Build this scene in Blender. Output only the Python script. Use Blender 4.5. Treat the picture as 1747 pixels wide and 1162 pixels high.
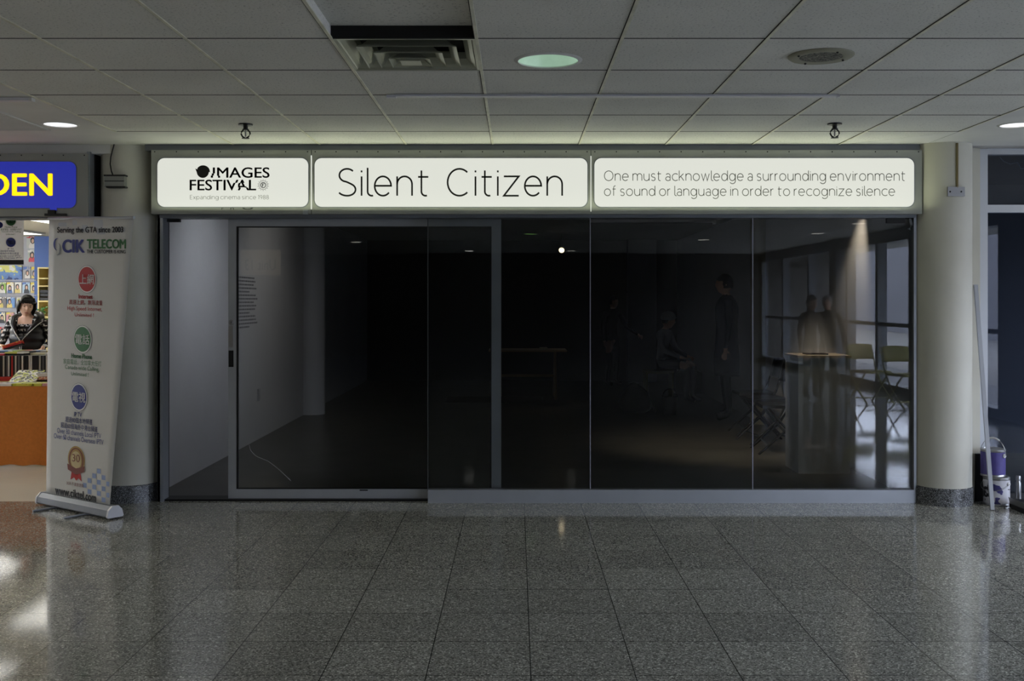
import bpy, bmesh, math, random
from mathutils import Vector, Matrix
random.seed(7)
for o in list(bpy.data.objects): bpy.data.objects.remove(o)
SC = bpy.context.scene; COL = SC.collection

# ------------------------------------------------------------------ camera, sky, exposure
F, VX, VY, CH, CEIL = 1800.0, 881.0, 512.0, 1.435, 2.533
cd = bpy.data.cameras.new('camera'); cam = bpy.data.objects.new('camera', cd); COL.objects.link(cam)
cam.location = (0, 0, CH); cam.rotation_euler = (math.pi/2, 0, 0)
cd.lens = 36*F/1747; cd.sensor_width = 36
cd.shift_x = (873.5-VX)/1747; cd.shift_y = -(581-VY)/1747
cd.clip_start = .05; SC.camera = cam
w = bpy.data.worlds.new('sky'); SC.world = w; w.use_nodes = True
bgn = w.node_tree.nodes['Background']; bgn.inputs[0].default_value = (.70, .79, 1, 1); bgn.inputs[1].default_value = 18.5
SC.view_settings.view_transform = 'Standard'; SC.view_settings.look = 'None'
SC.view_settings.exposure = 0; SC.view_settings.gamma = 1; SC.view_settings.use_curve_mapping = False

def portal(name, loc, rot, sx, sy):
    l = bpy.data.lights.new(name, 'AREA'); l.shape = 'RECTANGLE'; l.size = sx; l.size_y = sy
    l.cycles.is_portal = True
    o = bpy.data.objects.new(name, l); COL.objects.link(o); o.location = loc; o.rotation_euler = rot
portal('window_daylight', (5.83, -1.75, 1.23), (0, math.pi/2, 0), 2.2, 16.5)

def spot(name, loc, target, energy, angle, blend=.5, col=(1, .84, .62), r=.02):
    l = bpy.data.lights.new(name, 'SPOT'); l.energy = energy; l.color = col
    l.spot_size = math.radians(angle); l.spot_blend = blend; l.shadow_soft_size = r
    o = bpy.data.objects.new(name, l); COL.objects.link(o); o.location = loc
    o.rotation_euler = (Vector(target)-Vector(loc)).to_track_quat('-Z', 'Y').to_euler()
FILL_LAMPS = [(-7.4, 4.4), (-7.4, .6), (-4.7, 5.0), (-4.9, .6), (5.3, 5.3)]  # lamps added out of view to lift the dim concourse
for i, (x, y) in enumerate(FILL_LAMPS): spot('fill_beam', (x, y, CEIL-.05), (x+(.6 if x < 0 else -.6), y+.35, 0), (135 if i != 2 else 55) if x < 0 else 125, 168, 1, (1, .95, .87), .08)
spot('plinth_spot', (2.69, 8.6, 2.4), (2.71, 9.1, .95), 36, 62, .8)
spot('chair_spot', (1.75, 9.2, 2.42), (2.15, 10.35, 0), 115, 66, .9)
spot('wall_fill', (-1.1, 8.5, 2.4), (-2.66, 9.1, 1.05), 78, 100, 1, (.88, .92, 1), .05)  # this one and the next are added to brighten the left gallery wall
spot('wall_fill', (-1.0, 10.6, 2.4), (-2.66, 11.3, 1.3), 34, 100, 1, (1, .95, .88), .05)
gl = bpy.data.lights.new('sign_glow_fill', 'AREA'); gl.shape = 'RECTANGLE'; gl.size = 5.3; gl.size_y = .05; gl.energy = 7.5; gl.color = (.93, 1, .70)
go = bpy.data.objects.new('sign_glow_fill', gl); COL.objects.link(go); go.location = (.13, 7.31, 2.06); go.rotation_euler = (math.pi, 0, 0)  # added upward lamp, strengthens the sign's spill on the ceiling
spot('table_spot', (.73, 16.95, 2.2), (.25, 15.5, .7), 2.5, 40, .7)

# ------------------------------------------------------------------ materials
def lin(c): return tuple(((v/255)/12.92 if v/255 <= .04045 else ((v/255+.055)/1.055)**2.4) for v in c)
MATS = {}
def mat(name, rgb, rough=.6, metal=0, spec=.4, noise=0, nscale=20, bump=0, bscale=60, emit=None, es=0, coat=0):
    if name in MATS: return MATS[name]
    m = bpy.data.materials.new(name); m.use_nodes = True; nt = m.node_tree; b = nt.nodes['Principled BSDF']
    c = lin(rgb); b.inputs['Base Color'].default_value = (*c, 1)
    b.inputs['Roughness'].default_value = rough; b.inputs['Metallic'].default_value = metal
    b.inputs['Specular IOR Level'].default_value = spec
    if coat: b.inputs['Coat Weight'].default_value = coat
    tc = nt.nodes.new('ShaderNodeTexCoord')
    if noise:
        n = nt.nodes.new('ShaderNodeTexNoise'); n.inputs['Scale'].default_value = nscale; n.inputs['Detail'].default_value = 5
        r = nt.nodes.new('ShaderNodeValToRGB')
        r.color_ramp.elements[0].position = .3; r.color_ramp.elements[1].position = .7
        r.color_ramp.elements[0].color = (*[v*(1-noise) for v in c], 1)
        r.color_ramp.elements[1].color = (*[min(1, v*(1+noise)) for v in c], 1)
        nt.links.new(tc.outputs['Object'], n.inputs['Vector']); nt.links.new(n.outputs['Fac'], r.inputs[0])
        nt.links.new(r.outputs[0], b.inputs['Base Color'])
    if bump:
        n2 = nt.nodes.new('ShaderNodeTexNoise'); n2.inputs['Scale'].default_value = bscale; n2.inputs['Detail'].default_value = 4
        bp = nt.nodes.new('ShaderNodeBump'); bp.inputs['Strength'].default_value = bump; bp.inputs['Distance'].default_value = .01
        nt.links.new(tc.outputs['Object'], n2.inputs['Vector']); nt.links.new(n2.outputs['Fac'], bp.inputs['Height'])
        nt.links.new(bp.outputs[0], b.inputs['Normal'])
    if emit:
        b.inputs['Emission Color'].default_value = (*lin(emit), 1); b.inputs['Emission Strength'].default_value = es
    MATS[name] = m; return m

def N(nt, t, **kw):
    n = nt.nodes.new(t)
    for k, v in kw.items(): setattr(n, k, v)
    return n
def math_node(nt, op, a, b=None, c=None):
    n = N(nt, 'ShaderNodeMath', operation=op)
    for i, v in enumerate((a, b, c)):
        if v is None: continue
        if isinstance(v, (int, float)): n.inputs[i].default_value = v
        else: nt.links.new(v, n.inputs[i])
    return n.outputs[0]
def line_mask(nt, coord, origin, step, half):
    t = math_node(nt, 'ADD', coord, -origin+step/2)
    t = math_node(nt, 'WRAP', t, step, 0.0)
    t = math_node(nt, 'ADD', t, -step/2); t = math_node(nt, 'ABSOLUTE', t)
    return math_node(nt, 'LESS_THAN', t, half)

def granite(name, dark, mid, light, scale, rough, joints=None, lines=None):
    m = bpy.data.materials.new(name); m.use_nodes = True; nt = m.node_tree; b = nt.nodes['Principled BSDF']
    tc = N(nt, 'ShaderNodeTexCoord')
    v = N(nt, 'ShaderNodeTexVoronoi'); v.inputs['Scale'].default_value = scale
    nt.links.new(tc.outputs['Object'], v.inputs['Vector'])
    sep = N(nt, 'ShaderNodeSeparateColor'); nt.links.new(v.outputs['Color'], sep.inputs[0])
    r = N(nt, 'ShaderNodeValToRGB'); r.color_ramp.interpolation = 'CONSTANT'
    e = r.color_ramp.elements; e[0].color = (*lin(dark), 1); e[1].position = .3; e[1].color = (*lin(mid), 1)
    x = e.new(.78); x.color = (*lin(light), 1); x = e.new(.93); x.color = (*lin(tuple(min(255, q*1.25) for q in light)), 1)
    nt.links.new(sep.outputs[0], r.inputs[0])
    col = r.outputs[0]
    if joints:
        sx = N(nt, 'ShaderNodeSeparateXYZ'); nt.links.new(tc.outputs['Object'], sx.inputs[0])
        a = line_mask(nt, sx.outputs[0], joints[0], joints[2], .0022); c = line_mask(nt, sx.outputs[1], joints[1], joints[2], .0022)
        k = math_node(nt, 'MAXIMUM', a, c); k = math_node(nt, 'MULTIPLY', k, .85)
        # small tone difference from tile to tile
        fx = math_node(nt, 'FLOOR', math_node(nt, 'DIVIDE', math_node(nt, 'ADD', sx.outputs[0], -joints[0]), joints[2]))
        fy = math_node(nt, 'FLOOR', math_node(nt, 'DIVIDE', math_node(nt, 'ADD', sx.outputs[1], -joints[1]), joints[2]))
        cb = N(nt, 'ShaderNodeCombineXYZ'); nt.links.new(fx, cb.inputs[0]); nt.links.new(fy, cb.inputs[1])
        wn = N(nt, 'ShaderNodeTexWhiteNoise'); nt.links.new(cb.outputs[0], wn.inputs['Vector'])
        tone = math_node(nt, 'MULTIPLY_ADD', wn.outputs['Value'], .22, .89)
        hv = N(nt, 'ShaderNodeMix', data_type='RGBA', blend_type='MULTIPLY'); hv.inputs[0].default_value = 1
        nt.links.new(col, hv.inputs[6]); nt.links.new(tone, hv.inputs[7])
        mx = N(nt, 'ShaderNodeMix', data_type='RGBA'); nt.links.new(k, mx.inputs[0]); nt.links.new(hv.outputs[2], mx.inputs[6])
        mx.inputs[7].default_value = (.012, .012, .012, 1); col = mx.outputs[2]
    nt.links.new(col, b.inputs['Base Color']); b.inputs['Roughness'].default_value = rough
    b.inputs['Specular IOR Level'].default_value = .55
    MATS[name] = m; return m

def ceiling_mat():
    m = bpy.data.materials.new('ceiling_tile'); m.use_nodes = True; nt = m.node_tree; b = nt.nodes['Principled BSDF']
    tc = N(nt, 'ShaderNodeTexCoord'); n = N(nt, 'ShaderNodeTexNoise'); n.inputs['Scale'].default_value = 90; n.inputs['Detail'].default_value = 6
    nt.links.new(tc.outputs['Object'], n.inputs['Vector'])
    r = N(nt, 'ShaderNodeValToRGB'); e = r.color_ramp.elements
    e[0].position = .28; e[0].color = (*lin((150, 150, 146)), 1); e[1].position = .42; e[1].color = (*lin((214, 213, 206)), 1)
    nt.links.new(n.outputs['Fac'], r.inputs[0])
    n2 = N(nt, 'ShaderNodeTexNoise'); n2.inputs['Scale'].default_value = 1.6; nt.links.new(tc.outputs['Object'], n2.inputs['Vector'])
    t = math_node(nt, 'MULTIPLY_ADD', n2.outputs['Fac'], .3, .84)
    mx = N(nt, 'ShaderNodeMix', data_type='RGBA', blend_type='MULTIPLY'); mx.inputs[0].default_value = 1
    nt.links.new(r.outputs[0], mx.inputs[6]); nt.links.new(t, mx.inputs[7])
    nt.links.new(mx.outputs[2], b.inputs['Base Color']); b.inputs['Roughness'].default_value = .9; b.inputs['Specular IOR Level'].default_value = .1
    bp = N(nt, 'ShaderNodeBump'); bp.inputs['Strength'].default_value = .25; bp.inputs['Distance'].default_value = .005
    nt.links.new(n.outputs['Fac'], bp.inputs['Height']); nt.links.new(bp.outputs[0], b.inputs['Normal'])
    return m

def glass_mat(name, tint):
    m = bpy.data.materials.new(name); m.use_nodes = True; nt = m.node_tree; nt.nodes.remove(nt.nodes['Principled BSDF'])
    out = nt.nodes['Material Output']; tr = N(nt, 'ShaderNodeBsdfTransparent'); tr.inputs[0].default_value = (*tint, 1)
    gl = N(nt, 'ShaderNodeBsdfGlossy'); gl.inputs['Roughness'].default_value = 0.0
    fr = N(nt, 'ShaderNodeFresnel'); fr.inputs[0].default_value = 1.5
    mx = N(nt, 'ShaderNodeMixShader')
    nt.links.new(fr.outputs[0], mx.inputs[0]); nt.links.new(tr.outputs[0], mx.inputs[1]); nt.links.new(gl.outputs[0], mx.inputs[2])
    nt.links.new(mx.outputs[0], out.inputs[0]); MATS[name] = m; return m

def cover_mat(name, cols, scale):
    """printed cover: patches of colour, different on every copy"""
    m = bpy.data.materials.new(name); m.use_nodes = True; nt = m.node_tree; b = nt.nodes['Principled BSDF']
    tc = N(nt, 'ShaderNodeTexCoord'); oi = N(nt, 'ShaderNodeObjectInfo'); ad = N(nt, 'ShaderNodeVectorMath', operation='ADD')
    mu = math_node(nt, 'MULTIPLY', oi.outputs['Random'], 57.0)
    nt.links.new(tc.outputs['Object'], ad.inputs[0]); nt.links.new(mu, ad.inputs[1])
    n = N(nt, 'ShaderNodeTexNoise'); n.inputs['Scale'].default_value = scale; n.inputs['Detail'].default_value = 3
    nt.links.new(ad.outputs[0], n.inputs['Vector'])
    r = N(nt, 'ShaderNodeValToRGB'); r.color_ramp.interpolation = 'CONSTANT'; e = r.color_ramp.elements
    ps = [0, .38, .46, .53, .6, .68]
    e[0].color = (*lin(cols[0]), 1); e[1].position = ps[1]; e[1].color = (*lin(cols[1]), 1)
    for i in range(2, len(cols)):
        x = e.new(ps[i]); x.color = (*lin(cols[i]), 1)
    nt.links.new(n.outputs['Fac'], r.inputs[0]); nt.links.new(r.outputs[0], b.inputs['Base Color']); b.inputs['Roughness'].default_value = .35
    MATS[name] = m; return m

GRAN = granite('granite_floor', (100, 101, 94), (142, 142, 135), (166, 166, 157), 165, .07, (.055, 6.035, .4))
GRANB = granite('granite_base', (30, 31, 32), (92, 94, 96), (140, 142, 144), 300, .25)
CEILM = ceiling_mat()
TBAR = mat('ceiling_bar', (212, 210, 190), .5, 0, .3, .2, 8)
TGAP = mat('ceiling_gap', (26, 27, 28), .9)
DRY = mat('drywall', (208, 207, 203), .85, 0, .2, .05, 3)
ALU = mat('aluminium', (168, 172, 178), .42, .55, .5, .04, 5)
ALUD = mat('aluminium_dull', (120, 124, 130), .5, .5, .5, .05, 6)
GREY = mat('sign_cabinet_grey', (150, 152, 146), .5, .2, .4, .06, 4)
COLW = mat('column_paint', (196, 194, 182), .55, 0, .35, .04, 4, .1, 8)
WHITEW = mat('gallery_white', (196, 196, 198), .75, 0, .25, .03, 2, .05, 30)
BLACK = mat('black_plastic', (14, 14, 15), .5)
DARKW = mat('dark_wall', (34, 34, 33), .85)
SEAM = mat('black_sealant', (10, 10, 10), .8, noise=.5, nscale=60)
CONC = mat('concrete_floor', (74, 72, 68), .3, 0, .4, .25, 3)
PANEL = mat('lit_panel', (40, 40, 38), .6, emit=(222, 224, 214), es=.98)
VINYL = mat('black_vinyl', (8, 8, 7), .5)
THINV = mat('grey_vinyl', (74, 76, 66), .5)
STEEL = mat('steel', (160, 160, 160), .3, .9)
DKSTEEL = mat('dark_steel', (36, 36, 38), .4, .7)
GLASS = glass_mat('shop_glass', (.93, .945, .95))
GLASS2 = glass_mat('dim_glass', (.7, .74, .8))

# ------------------------------------------------------------------ helpers
ordn = ['first', 'second', 'third', 'fourth', 'fifth', 'sixth', 'seventh']
def pt(px, py, D): return Vector(((px-VX)/F*D, D, CH-(py-VY)/F*D))
def X_(px, D): return (px-VX)/F*D
def Z_(py, D): return CH-(py-VY)/F*D
def empty(name, label=None, cat=None, loc=(0, 0, 0), rz=0, group=None, kind=None):
    o = bpy.data.objects.new(name, None); COL.objects.link(o); o.location = loc; o.rotation_euler = (0, 0, rz); o.empty_display_size = .1
    tag(o, label, cat, group, kind); return o
def tag(o, label=None, cat=None, group=None, kind=None):
    if label: o['label'] = label
    if cat: o['category'] = cat
    if group: o['group'] = group
    if kind: o['kind'] = kind
    return o
def finish(name, bm, m, parent=None, smooth=None, bevel=0):
    me = bpy.data.meshes.new(name)
    if bevel:
        bmesh.ops.bevel(bm, geom=[e for e in bm.edges if len(e.link_faces) == 2 and e.calc_face_angle(0) > .6], offset=bevel, segments=2, affect='EDGES', clamp_overlap=True)
    bmesh.ops.recalc_face_normals(bm, faces=bm.faces[:])
    bm.to_mesh(me); bm.free()
    for mm in (m if isinstance(m, (list, tuple)) else [m]): me.materials.append(mm)
    o = bpy.data.objects.new(name, me); COL.objects.link(o)
    if parent: o.parent = parent
    if smooth is not None:
        for p in me.polygons: p.use_smooth = True
        if smooth < 180:
            me.set_sharp_from_angle(angle=math.radians(smooth))
    return o
def structure(o, label, cat): return tag(o, label, cat, kind='structure')
def box(bm, x0, x1, y0, y1, z0, z1, M=None):
    vs = [bm.verts.new((x, y, z)) for x in (x0, x1) for y in (y0, y1) for z in (z0, z1)]
    for f in ((0, 1, 3, 2), (4, 6, 7, 5), (0, 4, 5, 1), (2, 3, 7, 6), (0, 2, 6, 4), (1, 5, 7, 3)): bm.faces.new([vs[i] for i in f])
    if M is not None:
        for v in vs: v.co = M @ v.co
    return vs
def bx(*a, M=None):
    bm = bmesh.new(); box(bm, *a, M=M); return bm
def tube(bm, pts, r, n=8, cap=True):
    pts = [Vector(p) for p in pts]; rings = []
    for i, p in enumerate(pts):
        a = pts[max(0, i-1)]; b = pts[min(len(pts)-1, i+1)]; t = (b-a).normalized()
        up = Vector((0, 0, 1)) if abs(t.z) < .95 else Vector((1, 0, 0))
        u = t.cross(up).normalized(); v = t.cross(u)
        rr = r[i] if isinstance(r, (list, tuple)) else r
        rings.append([bm.verts.new(p+(u*math.cos(k*2*math.pi/n)+v*math.sin(k*2*math.pi/n))*rr) for k in range(n)])
    for a, b in zip(rings, rings[1:]):
        for k in range(n): bm.faces.new((a[k], a[(k+1) % n], b[(k+1) % n], b[k]))
    if cap: bm.faces.new(rings[0]); bm.faces.new(rings[-1])
def tb(pts, r, n=8):
    bm = bmesh.new(); tube(bm, pts, r, n); return bm
def lathe(bm, prof, n=32, c=(0, 0, 0), sx=1, sy=1, capb=True, capt=True):
    rings = []
    for r, z in prof:
        rings.append([bm.verts.new((c[0]+r*sx*math.cos(2*math.pi*k/n), c[1]+r*sy*math.sin(2*math.pi*k/n), c[2]+z)) for k in range(n)])
    for a, b in zip(rings, rings[1:]):
        for k in range(n): bm.faces.new((a[k], a[(k+1) % n], b[(k+1) % n], b[k]))
    if capb: bm.faces.new(rings[0])
    if capt: bm.faces.new(rings[-1])
def lt(prof, n=32, c=(0, 0, 0), **k):
    bm = bmesh.new(); lathe(bm, prof, n, c, **k); return bm
def ball(bm, c, r, s=(1, 1, 1), sub=2):
    g = bmesh.ops.create_icosphere(bm, subdivisions=sub, radius=r)
    for v in g['verts']: v.co = Vector((v.co.x*s[0], v.co.y*s[1], v.co.z*s[2]))+Vector(c)
def rrect(x0, x1, z0, z1, r, n=8):
    out = []
    for cx, cz, a in ((x1-r, z1-r, 0), (x0+r, z1-r, 90), (x0+r, z0+r, 180), (x1-r, z0+r, 270)):
        for k in range(n+1):
            t = math.radians(a+90*k/n); out.append((cx+r*math.cos(t), cz+r*math.sin(t)))
    return out
def prism_y(bm, poly, y0, y1):
    a = [bm.verts.new((x, y0, z)) for x, z in poly]; b = [bm.verts.new((x, y1, z)) for x, z in poly]
    bm.faces.new(a); bm.faces.new(b[::-1]); n = len(a)
    for k in range(n): bm.faces.new((a[k], b[k], b[(k+1) % n], a[(k+1) % n]))
def copy_tree(o, parent=None):
    c = o.copy(); COL.objects.link(c)
    if parent: c.parent = parent
    for ch in [k for k in bpy.data.objects if k.parent == o]: copy_tree(ch, c)
    return c

# lettering: returns (list of 2D verts, faces)
def font_geo(text, bold=0.0, spacing=1.0, shear=0):
    cu = bpy.data.curves.new('lettering', 'FONT'); cu.body = text; cu.space_character = spacing; cu.shear = shear; cu.resolution_u = 4
    o = bpy.data.objects.new('lettering', cu); COL.objects.link(o)
    dg = bpy.context.evaluated_depsgraph_get(); me = bpy.data.meshes.new_from_object(o.evaluated_get(dg))
    vs = [(v.co.x, v.co.y) for v in me.vertices]; fs = [tuple(p.vertices) for p in me.polygons]
    bpy.data.objects.remove(o); bpy.data.curves.remove(cu); bpy.data.meshes.remove(me)
    if bold > 0:                                                     # heavier strokes: the same outlines shifted a little each way
        V0, F0 = vs, fs; vs, fs = [], []
        for dx, dy in ((0, 0), (-1, 0), (1, 0), (-.5, .5), (.5, .5), (-.5, -.5), (.5, -.5)):
            k = len(vs); vs += [(x+dx*bold, y+dy*bold) for x, y in V0]; fs += [tuple(i+k for i in f) for f in F0]
    return vs, fs
def arc(cx, cy, rx, ry, a0, a1, n=14):
    return [(cx+rx*math.cos(math.radians(a0+(a1-a0)*k/n)), cy+ry*math.sin(math.radians(a0+(a1-a0)*k/n))) for k in range(n+1)]
XH = .72
def _o(w): return arc(w/2, XH/2, w/2, XH/2, 0, 360, 28)
GL = {
 'S': (.69, [arc(.36, .76, .3, .24, 40, 180)+arc(.36, .76, .3, .24, 180, 245)[1:]+[(.34, .515), (.47, .46)]+arc(.37, .23, .32, .23, 65, -90)[1:]+arc(.37, .23, .37, .23, -90, -150)[1:]]),
 'C': (.85, [arc(.46, .5, .46, .5, 48, 312, 26)]),
 'O': (.95, [arc(.475, .5, .475, .5, 0, 360, 34)]),
 'E': (.5, [[(.5, 1), (0, 1), (0, 0), (.5, 0)], [(0, .52), (.44, .52)]]),
 'i': (.0, [[(0, 0), (0, XH)], [(0, .87), (0, .94)]]),
 'l': (.04, [[(0, 1.04), (0, .16)]+arc(.16, .16, .16, .16, 180, 290)]),
 'e': (.64, [[(.02, .37), (.64, .37)]+arc(.32, XH/2, .32, XH/2, 2, 318, 24)]),
 'n': (.58, [[(0, 0), (0, XH)], [(0, .42)]+arc(.29, .43, .29, .29, 170, 0)+[(.58, 0)]]),
 'm': (.98, [[(0, 0), (0, XH)], [(0, .46)]+arc(.245, .47, .245, .25, 170, 0)+[(.49, 0)], [(.49, .46)]+arc(.735, .47, .245, .25, 170, 0)+[(.98, 0)]]),
 'u': (.58, [[(.58, 0), (.58, XH)], [(.58, .3)]+arc(.29, .29, .29, .29, 0, -180)+[(0, XH)]]),
 't': (.4, [[(.13, .94), (.13, .16)]+arc(.29, .16, .16, .16, 180, 290), [(0, XH-.02), (.4, XH-.02)]]),
 'z': (.58, [[(.0, XH), (.58, XH), (0, 0), (.58, 0)]]),
 's': (.45, [arc(.23, .54, .2, .18, 30, 245)+[(.3, .36)]+arc(.22, .18, .21, .18, 60, -150)]),
 'a': (.5, [arc(.26, .5, .23, .22, 150, 0)+[(.49, 0)], arc(.26, .2, .25, .2, 40, 320, 18)]),
 'c': (.55, [arc(.36, XH/2, .36, XH/2, 48, 312, 20)]),
 'k': (.5, [[(0, 0), (0, 1.04)], [(.46, XH), (0, .3)], [(.16, .44), (.5, 0)]]),
 'o': (.68, [_o(.68)]),
 'w': (.86, [[(0, XH), (.22, 0), (.43, XH), (.64, 0), (.86, XH)]]),
 'v': (.6, [[(0, XH), (.3, 0), (.6, XH)]]),
 'd': (.64, [_o(.62), [(.64, 0), (.64, 1.04)]]),
 'p': (.64, [[(x+.02, y) for x, y in _o(.62)], [(0, XH), (0, -.3)]]),
 'g': (.64, [_o(.62), [(.64, XH)]+[(.64, -.02)]+arc(.33, -.03, .31, .28, 0, -150)]),
 'r': (.28, [[(0, 0), (0, XH)], [(0, .42)]+arc(.26, .43, .26, .28, 170, 85)]),
 'f': (.36, [[(.12, 0), (.12, .84)]+arc(.3, .84, .18, .2, 180, 80), [(0, XH-.02), (.34, XH-.02)]]),
 'x': (.5, [[(0, XH), (.5, 0)], [(.5, XH), (0, 0)]]),
 '1': (.2, [[(0, .85), (.2, 1), (.2, 0)]]),
 '9': (.5, [arc(.25, .72, .25, .28, 0, 360, 20), [(.5, .72)]+arc(.1, .6, .4, .6, 0, -70)]),
 '8': (.5, [arc(.25, .75, .21, .25, 0, 360, 20), arc(.25, .26, .25, .26, 0, 360, 20)]),
}
def stroke_geo(text, width, gap=.23, word=.42):
    vs, fs, x = [], [], 0
    for ch in text:
        if ch == ' ': x += word-gap; continue
        adv, strokes = GL[ch]
        for st in strokes:
            P = [Vector((a+x, b)) for a, b in st]; P = [p for i, p in enumerate(P) if i == 0 or (p-P[i-1]).length > 1e-3]; closed = (P[0]-P[-1]).length < 1e-4
            base = len(vs); n = len(P)
            for i, p in enumerate(P):
                a = P[i-1] if i > 0 else (P[-2] if closed else None); b = P[i+1] if i < n-1 else (P[1] if closed else None)
                d0 = (p-a).normalized() if a is not None else None; d1 = (b-p).normalized() if b is not None else None
                d0 = d0 or d1; d1 = d1 or d0
                n0 = Vector((-d0.y, d0.x)); n1 = Vector((-d1.y, d1.x)); m = (n0+n1)
                m = m.normalized() if m.length > 1e-4 else n0
                k = width/2/max(.35, m.dot(n0))
                vs.append(tuple(p+m*k)); vs.append(tuple(p-m*k))
            for i in range(n-1):
                q = base+2*i; fs.append((q, q+1, q+3, q+2))
        x += adv+gap
    return vs, fs
def fit(geo, x0, x1, y0, y1, box=None):
    """map glyph geometry into the pixel box x0..x1, y0 (top)..y1 (bottom)"""
    vs, fs = geo; xs = [v[0] for v in vs]; ys = [v[1] for v in vs]
    a, b = min(xs), max(xs); c, d = (min(ys), max(ys)) if box is None else box
    return [(x0+(x-a)/(b-a)*(x1-x0), y1-(y-c)/(d-c)*(y1-y0)) for x, y in vs], fs
def words_of(pg):
    """split laid-out glyphs into words at the wide gaps"""
    vs, fs = pg; h = max(v[1] for v in vs)-min(v[1] for v in vs)
    iv = sorted((min(vs[i][0] for i in f), max(vs[i][0] for i in f), k) for k, f in enumerate(fs))
    groups, end = [], None
    for a, b, k in iv:
        if end is None or a-end > WORDGAP*h: groups.append([])
        groups[-1].append(k); end = b if end is None or len(groups[-1]) == 1 else max(end, b)
    out = []
    for g in groups:
        m, V, Fs = {}, [], []
        for k in g:
            for i in fs[k]:
                if i not in m: m[i] = len(V); V.append(vs[i])
            Fs.append(tuple(m[i] for i in fs[k]))
        out.append((V, Fs))
    return out
WORDGAP = .27
def lettering(name, pg, m, parent, mapper, split=True):
    o = None
    for vs, fs in (words_of(pg) if split else [pg]):
        bm = bmesh.new(); V = [bm.verts.new(mapper(x, y)) for x, y in vs]
        for f in fs:
            try: bm.faces.new([V[i] for i in f])
            except ValueError: pass
        o = finish(name, bm, m, parent)
    return o
def disc_pg(cx, cy, rx, ry, n=28, a0=0):
    return [(cx+rx*math.cos(2*math.pi*k/n+a0), cy+ry*math.sin(2*math.pi*k/n+a0)) for k in range(n)], [tuple(range(n))]
def ring_pg(cx, cy, rx, ry, t, n=32):
    v = []
    for k in range(n):
        a = 2*math.pi*k/n
        v += [(cx+rx*math.cos(a), cy+ry*math.sin(a)), (cx+(rx-t)*math.cos(a), cy+(ry-t)*math.sin(a))]
    return v, [(2*k, 2*k+1, (2*k+3) % (2*n), (2*k+2) % (2*n)) for k in range(n)]
def rects_pg(rs):
    v, f = [], []
    for x0, x1, y0, y1 in rs:
        b = len(v); v += [(x0, y0), (x1, y0), (x1, y1), (x0, y1)]; f.append((b, b+1, b+2, b+3))
    return v, f
def merge_pg(*gs):
    v, f = [], []
    for a, b in gs:
        k = len(v); v += list(a); f += [tuple(i+k for i in q) for q in b]
    return v, f

# ------------------------------------------------------------------ room shell
GY = 7.5                                         # plane of the shopfront
bm = bx(-9, 8, -10, 7.52, -.1, 0); structure(finish('floor', bm, GRAN), 'polished dark grey granite tile floor of the concourse', 'floor')
bm = bx(-2.66, 2.86, 7.52, 18.8, -.1, 0); structure(finish('floor', bm, CONC), 'dull concrete floor inside the dark gallery unit', 'floor')
SHOPF = mat('shop_floor', (204, 198, 182), .35, 0, .4, .05, 2)
bm = bx(-10, -2.96, 7.52, 17.2, -.1, 0); structure(finish('floor', bm, SHOPF), 'cream floor of the bookshop on the left', 'floor')
bm = bx(3.0, 8, 7.52, 10, -.1, 0); structure(finish('floor', bm, CONC), 'dark floor of the unit on the right', 'floor')

CX0, CS, RY0 = -.167, .61, 6.254
def holed(bm, x0, x1, y0, y1, cx, cy, r, z, n=48):
    cen = Vector((cx, cy)); A, B = [], []
    for k in range(n):
        a = 2*math.pi*k/n+math.pi/4; d = Vector((math.cos(a), math.sin(a)))
        tx = ((x1-cx)/d.x if d.x > 0 else (x0-cx)/d.x) if abs(d.x) > 1e-6 else 1e9
        ty = ((y1-cy)/d.y if d.y > 0 else (y0-cy)/d.y) if abs(d.y) > 1e-6 else 1e9
        t = min(tx, ty)
        A.append(bm.verts.new((cx+d.x*r, cy+d.y*r, z))); B.append(bm.verts.new((cx+d.x*t, cy+d.y*t, z)))
    for k in range(n): bm.faces.new((A[k], A[(k+1) % n], B[(k+1) % n], B[k]))
    for qx, qy in ((x0, y0), (x0, y1), (x1, y0), (x1, y1)):          # corners the rays may have cut
        near = sorted(range(n), key=lambda k: (B[k].co.x-qx)**2+(B[k].co.y-qy)**2)
        if (B[near[0]].co.xy-Vector((qx, qy))).length > 1e-4:
            k0 = [k for k in range(n) if abs(B[k].co.x-qx) < 1e-5]; k1 = [k for k in range(n) if abs(B[k].co.y-qy) < 1e-5]
            a = min(k0, key=lambda k: abs(B[k].co.y-qy)); b = min(k1, key=lambda k: abs(B[k].co.x-qx))
            bm.faces.new((B[a], B[b], bm.verts.new((qx, qy, z))))
def quad(bm, x0, x1, y0, y1, z):
    bm.faces.new([bm.verts.new(p) for p in ((x0, y0, z), (x1, y0, z), (x1, y1, z), (x0, y1, z))])
DL = [(.145, 4.83, .14), (-2.847, 6.587, .1), (3.13, 6.6, .1)]
bm = bmesh.new()
cols = [CX0+CS*i for i in range(-4, 6)]           # -2.607 .. 2.883
rows = [RY0+CS*j for j in range(-26, 3)]
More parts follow.
